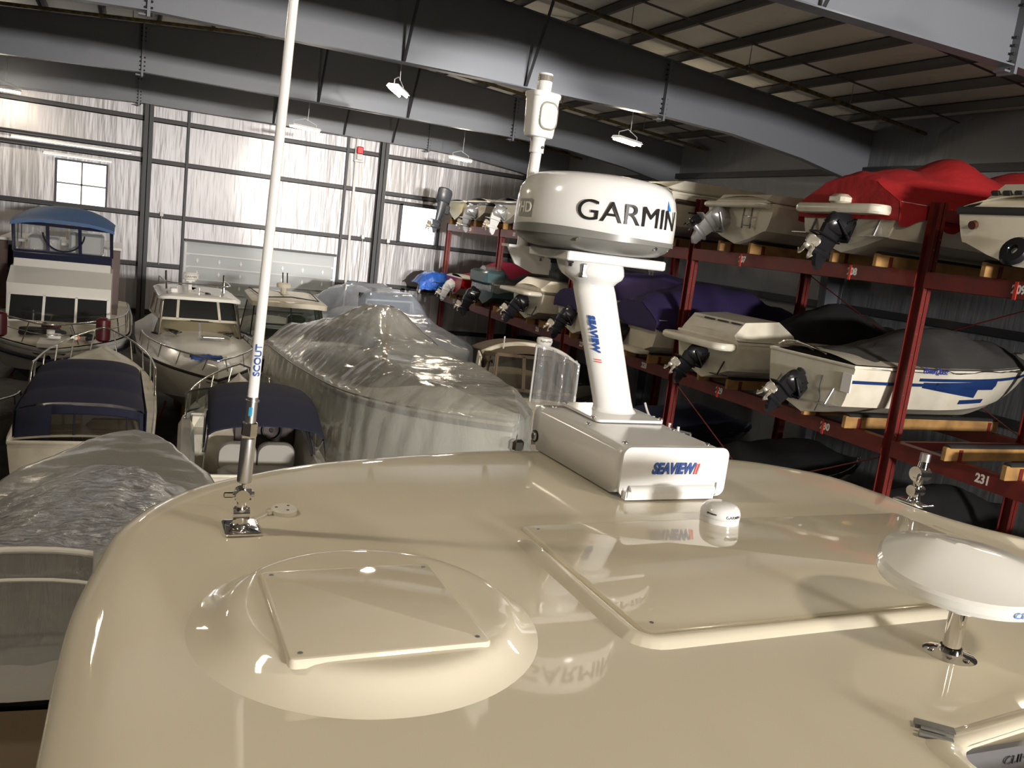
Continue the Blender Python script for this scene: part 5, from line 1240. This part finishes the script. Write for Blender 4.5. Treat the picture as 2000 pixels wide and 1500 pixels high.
mm=M(); mm.grid(4,6,lambda u,v: bl_(1.2-.12*math.sin(PI*v)*(1-u)+.2*u,lerp(15.9,16.9,u),lerp(-4.45,-3.75,v)+.1*u)); mm.build('side_curtain',CLEARV,t,60)
mm=M(); 
for k in range(3): mm.tube([bl_(3.0+.07*k,16.6-.1*k,-3.75),bl_(3.25,15.6,-4.5)],.03,6)
mm.build('rolled_side_curtain',GCANV,t)
rail(t,st,.52,.45,.05,posts=4)
# ---- big shrink wrapped cruiser ----
zk=-5.35
BT=Vector((5.62,11.7)); hd=math.radians(-86); d=Vector((math.cos(hd),math.sin(hd))); S0=BT-d*10.2
t=E('shrink_wrapped_cruiser',(S0.x,S0.y,zk),hd,'large cruiser wrapped in translucent film rising to a peak, in the middle of the hall','boat')
st=hullpts(10.2,3.2,1.95,bowrise=.5,full=.55,dead=.5); hull(t,st,(WHITEG,BOTTOM)); rubrail(t,st,GREYP,.05); deck(t,st,CREAM,0,1,.0,.2); stands(t,10,3.4,FL-zk)
trunk(t,[(2.2,1.3,2.0,.4),(5.2,1.3,2.0,.5),(6.6,1.1,2.05,.3),(8.3,.8,2.1,.16),(9.2,.4,2.1,.02)],'cabin_trunk',GLASS)
mm=M(); mm.tube([(4.2,0,2.4),(4.2,0,3.3)],.05,8); mm.build('support_post',WOOD,t)
def wrap(parent,st,mat,prof,skirt,name='plastic_wrap',seed=0,n=60,nv=44,flare=.12,tent=None,front=.25,keel=None,pleat=None):
    mm=M()
    def fn(u,v):
        t_=lerp(-.02,1.0,u); s=2*v-1; a=abs(s); sg=1 if s>0 else -1; tt=min(max(t_,0),.99)
        x,bs,bc,k,cz,zs=st(tt); xx=st(0)[0]+ (st(1)[0]+front)*t_; bs=(bs+.08+ .25*(t_**6))*math.sqrt(max(0,1-min(1,max(0,t_))**14))
        for p,q in zip(prof,prof[1:]):
            if p[0]<=t_<=q[0] or (q is prof[-1] and t_>q[0]) or t_<prof[0][0]:
                w=max(0,min(1,(t_-p[0])/(q[0]-p[0]))); w=smst(w); h=lerp(p[1],q[1],w); fl=lerp(p[2],q[2],w); break
        if a<.62:
            q=a/.62; y=q*bs; z=zs+.12+h*(1-max(0,(q-fl)/(1-fl))**1.25)
        else:
            q=(a-.62)/.38; y=bs+flare*q-(0 if keel is None else keel*q); z=zs+.12-skirt*q
        nz=.032*noise.noise(Vector((xx*.9+seed,y*1.1,z*.8)))+.018*noise.noise(Vector((xx*4+seed,y*3,z*2)))
        if pleat:
            dx=xx-pleat; dy=sg*y; rr2=math.hypot(dx,dy); nz+=.022*math.sin(math.atan2(dy,dx)*34+3*noise.noise(Vector((dx,dy,0))))*math.exp(-rr2/1.6)*min(1,rr2/.4)
            if a>=.62: nz+=.015*math.sin(xx*13+2*noise.noise(Vector((xx,z,0))))
        return Vector((xx,sg*(y+nz),z+nz))
    mm.grid(n,nv,fn)
    return mm.build(name,mat,parent,70)
wrap(t,st,SHRINK,[(-.02,.5,.6),(.2,.9,.4),(.33,1.42,.10),(.38,1.44,.10),(.52,.85,.3),(.62,.62,.5),(.82,.42,.6),(1.0,.16,.4)],1.75,front=.15,pleat=3.6,n=110,nv=90)
mm=M(); mm.tube([(10.35,0,2.2),(10.35,0,1.4)],.03,6); mm.box((10.38,0,2.22),(.16,.2,.2),None,0,.04); mm.build('bow_roller',CHROME,t,30)
mm=M(); mm.tube([sheer(st,1-i/20,-1,-.14,.1) for i in range(21)]+[sheer(st,i/20,1,-.14,.1) for i in range(21)],.014,6,closed=True); mm.build('wrap_band',GREYP,t)
# ---- second wrapped boat behind ----
zk=-5.5
BT=Vector((9.45,23.5)); hd=math.radians(-77); d=Vector((math.cos(hd),math.sin(hd))); S0=BT-d*8.6
t=E('shrink_wrapped_cruiser',(S0.x,S0.y,zk),hd,'smaller cruiser under tented clear film with a bluish sheen, behind the large wrapped cruiser','boat')
st=hullpts(8.6,3.0,1.75,bowrise=.15,full=.5,dead=.45); hull(t,st,(WHITEG,BOTTOM)); deck(t,st,WHITEG,0,1,.0,.2); stands(t,8.4,2.9,FL-zk)
trunk(t,[(1.2,1.2,1.7,.7),(4.0,1.15,1.7,.8),(5.2,1.0,1.75,.35),(7,.6,1.8,.1)],'cabin_trunk',WHITEG)
mm=M(); mm.b2((3.2,-1.0,2.3),(3.3,1.0,3.1)); mm.build('windscreen',GLASS,t,0)
mm=M(); mm.tube([(2.0,-1.0,1.8),(2.0,-.9,3.2),(2.0,.9,3.2),(2.0,1.0,1.8)],.04,6); mm.tube([(3.8,-1,1.8),(3.6,-.9,2.9),(3.6,.9,2.9),(3.8,1,1.8)],.04,6); mm.build('support_frame',LGREY,t)
wrap(t,st,film('blue_tinted_film',(.50,.56,.68),.55,.15,3,.5),[(-.02,.75,.7),(.12,1.25,.5),(.22,1.45,.45),(.26,1.35,.4),(.42,1.3,.5),(.56,.62,.5),(.62,.45,.5),(.85,.25,.5),(1,.05,.3)],1.5,seed=6,front=.1)
# ---- brown canvas cruiser ----
zk=-5.75
hd=math.radians(-107); d=Vector((math.cos(hd),math.sin(hd))); S0=Vector((8.35,15.0))-d*9.0
t=E('brown_canvas_cruiser',(S0.x,S0.y,zk),hd,'cream cruiser with a brown canvas enclosure and small round radome, left of the radar mast','boat')
st=hullpts(9.0,3.1,1.45,bowrise=.15,full=.5,dead=.4); hull(t,st,(CREAM,BOTTOM)); rubrail(t,st,MBLACK,.035); stands(t,9,3,FL-zk)
deck(t,st,CREAM,0,1,.0,.25,prof=lambda tt,s:.15*smst((1-abs(s))*2)*smst((.9-tt)*4))
def can2(u,v):
    s=2*u-1; x=lerp(4.35,1.4,v); w=lerp(1.18,1.38,v); return (x-.25*abs(s)**2,s*w,2.55+.36*(1-abs(s)**2.4)+.10*math.sin(PI*min(1,v*1.2))-.0*v)
mm=M(); mm.grid(26,16,can2); mm.build('canopy_top',BROWN,t,60,solid=.015)
mm=M(); mm.tube([can2(i/20,.30) for i in range(21)],.09,8); mm.build('radar_arch',CREAM,t)
for s in (-1,1):
    mm=M(); mm.loft([[Vector(p) for p in ((2.9,s*1.36,1.6),(3.5,s*1.36,1.6),(3.7,s*1.3,2.6),(3.2,s*1.32,2.7))],[Vector(p) for p in ((2.9,s*1.42,1.6),(3.5,s*1.42,1.6),(3.7,s*1.36,2.6),(3.2,s*1.38,2.7))]],cap0=True,cap1=True); mm.build('arch_leg',CREAM,t,0)
paned(t,(4.95,-1.05,2.02),(4.95,1.05,2.02),(4.32,.98,2.80),(4.32,-.98,2.80),(.36,.70),.09,glass=SMOKEV,frame=BROWN)
for s in (-1,1): paned(t,(4.95,s*1.06,2.02),(3.6,s*1.36,2.0),(3.4,s*1.22,2.68),(4.32,s*.99,2.78),(.5,),.09,glass=SMOKEV,frame=BROWN)
mm=M(); mm.grid(14,2,lambda u,v:(lambda a:(4.45+1.1*math.cos(a)-.4*v,1.25*math.sin(a)*(1-.08*v),1.58+.42*v))(lerp(-1.3,1.3,u))); mm.build('windscreen',GLASSC,t,60)
mm=M(); mm.tube([(4.45+1.1*math.cos(a),1.25*math.sin(a),1.6) for a in [lerp(-1.35,1.35,i/16) for i in range(17)]],.03,6); mm.tube([(4.05+1.1*math.cos(a),1.15*math.sin(a),2.0) for a in [lerp(-1.35,1.35,i/16) for i in range(17)]],.02,6); mm.tube([(5.6,0,1.6),(5.15,0,2.0)],.02,6); mm.build('windscreen_frame',MBLACK,t)
mm=M(); mm.box((4.75,.1,1.66),(1.1,2.0,.2),None,0,.08); mm.box((4.0,.45,1.75),(.5,.6,.3),None,0,.1); mm.box((4.0,-.5,1.75),(.5,.7,.3),None,0,.1); mm.build('dashboard',GREENG,t,40)
mm=M(); mm.tube([(5.7,.4,1.62),(5.35,.15,1.72)],.015,6); mm.tube([(5.7,-.4,1.62),(5.35,-.6,1.72)],.015,6); mm.build('wiper',MBLACK,t)
mm=M(); mm.tube([(3.7,-1.35,2.62),(5.6,-1.3,1.62)],.012,6); mm.build('stay_wire',RAILM,t)
mm=M(); mm.lathe([(0,.0),(.15,.0),(.2,.08),(.22,.16),(.2,.24),(.1,.26),(0,.26)],(3.5,.35,3.02),28); mm.lathe([(.14,-.08),(.1,.0)],(3.5,.35,3.02),16); mm.build('radome',WHITEG,t,60)
textmesh('Raymarine',.08,DARKI,t,lambda x,y,z:(3.5+(.223+z)*math.cos(x/.22),.35+(.223+z)*math.sin(x/.22),3.19+y),sx=.9)
mm=M(); mm.tube([(3.6,-.75,2.8),(3.6,-.75,3.2)],.02,6); mm.build('antenna',WHITEI,t)
o=E('plastic_curtain',(9.2,18.2,FL),0,'wrinkled clear plastic sheet hanging beside the brown canvas cruiser, left of the radar mast','plastic sheet')
mm=M(); mm.grid(30,24,lambda u,v:(-.05+1.35*u+.03*math.sin(u*31),.12*math.sin(u*17)+.05*math.sin(u*40)+.3*u,lerp(2.45,lerp(4.15,3.68,u**1.6),v))); mm.build('sheet',SHRINK2,o,70)
mm=M(); mm.tube([(-.05,.1,2.42),(-.05,.1,4.15)],.03,6); mm.tube([(1.3,.3,2.42),(1.3,.3,3.7)],.03,6); mm.tube(cat_rom([(-.05,.1,4.15),(.5,.2,4.05),(1.3,.3,3.7)],5),.025,6); mm.build('support',LGREY,o)
# ---- plastic covered boat at lower left ----
zk=-4.2
hd=math.atan2(5.2,.60)
t=E('plastic_covered_cruiser',(-.45,4.8,zk),hd,'boat covered in milky and clear plastic beside the hardtop at the lower left edge','boat')
st=hullpts(5.4,2.3,1.38,bowrise=.06,full=.18,dead=.4); hull(t,st,(P('tan_hull',(.36,.28,.19),.35),BOTTOM)); deck(t,st,MATS['tan_hull'],0,1,.0,.06); stands(t,5.4,2.2,FL-zk)
wrap(t,st,SHRINKO,[(-.02,.0,.6),(.5,.02,.5),(.72,.03,.5),(.8,.03,.5),(1.0,.0,.3)],.5,front=.0,seed=3,flare=.04)
def tent(u,v):
    s=2*v-1; x=lerp(.3,4.35,u); w=lerp(1.22,.52,u**1.6)*(1-.25*max(0,u-.85)/.15); h=lerp(.70,.04,u**.75)
    fold=.015*math.sin(s*22+x*2)*(1-u); z=1.48+h*(1-abs(s)**2.4)+.03*noise.noise(Vector((x*2,s*4,1)))+fold; return (x,s*w,z)
mm=M(); mm.grid(40,50,tent); mm.build('clear_film_tent',SHRINK2,t,70)
mm=M(); mm.grid(60,16,lambda u,v:(.32-.10*(1-v)+.035*math.sin(u*70)*(1-v)+.03*math.sin(u*23),lerp(1.25,-1.25,u),lerp(.35,1.48+.70*(1-abs(2*u-1)**2.4),v))); mm.build('clear_curtain',CURT,t,70)
mm=M(); mm.tube([(.3,s*1.24,1.50+.68*(1-abs(s)**2.4)) for s in [lerp(-1,1,i/20) for i in range(21)]],.02,10); mm.build('hardtop_rail',WHITEI,t)
mm=M(); mm.tube([(.26,s*1.24,1.36+.66*(1-abs(s)**2.4)) for s in [lerp(-1,1,i/20) for i in range(21)]],.012,8); mm.build('lower_rail',WHITEI,t)
for y in (-.35,.35):
    mm=M(); mm.tube([(.24,y,1.86),(.24,y,2.2)],.028,12,cap=False); mm.build('rod_holder',LGREY,t)
mm=M(); mm.b2((.5,-.95,.6),(.6,.95,1.5)); mm.build('cabin_front',P('brown_interior',(.05,.04,.045),.4),t,0)
mm=M(); mm.b2((-1.2,-1.15,.05),(.5,1.15,.12)); mm.build('aft_sole',MATS['tan_hull'],t,0)
# ---------------------------------------------------------------- light
w=bpy.data.worlds.new('hall'); sc.world=w; w.use_nodes=True
w.node_tree.nodes['Background'].inputs[0].default_value=(.6,.7,1,1); w.node_tree.nodes['Background'].inputs[1].default_value=.02
def area(name,loc,tgt,sx,sy,e,c,spread=180):
    L=bpy.data.lights.new(name,'AREA'); L.shape='RECTANGLE'; L.size=sx; L.size_y=sy; L.energy=e; L.color=c; L.spread=math.radians(spread); L.specular_factor=.5
    o=bpy.data.objects.new(name,L); col.objects.link(o); o.location=loc
    d=Vector(tgt)-Vector(loc); o.rotation_euler=d.to_track_quat('-Z','Y').to_euler(); return o
area('daylight_through_open_door',(9,-24,1.2),(8,38,1.0),4.5,1.4,1700,(1,.95,.9),60)
sc.view_settings.view_transform='Standard'; sc.view_settings.look='None'; sc.view_settings.gamma=1; sc.view_settings.exposure=.3

L=bpy.data.lights.new('added_wall_patch_spot','SPOT'); L.energy=52000; L.color=(1,.95,.88); L.spot_size=math.radians(13.5); L.spot_blend=.5; L.shadow_soft_size=.25  # unseen spot, added to brighten the patch on the end wall
o=bpy.data.objects.new('added_wall_patch_spot',L); col.objects.link(o); o.location=(5,-12,1.2); o.rotation_euler=(Vector((9.6,38.7,.9))-o.location).to_track_quat('-Z','Y').to_euler()
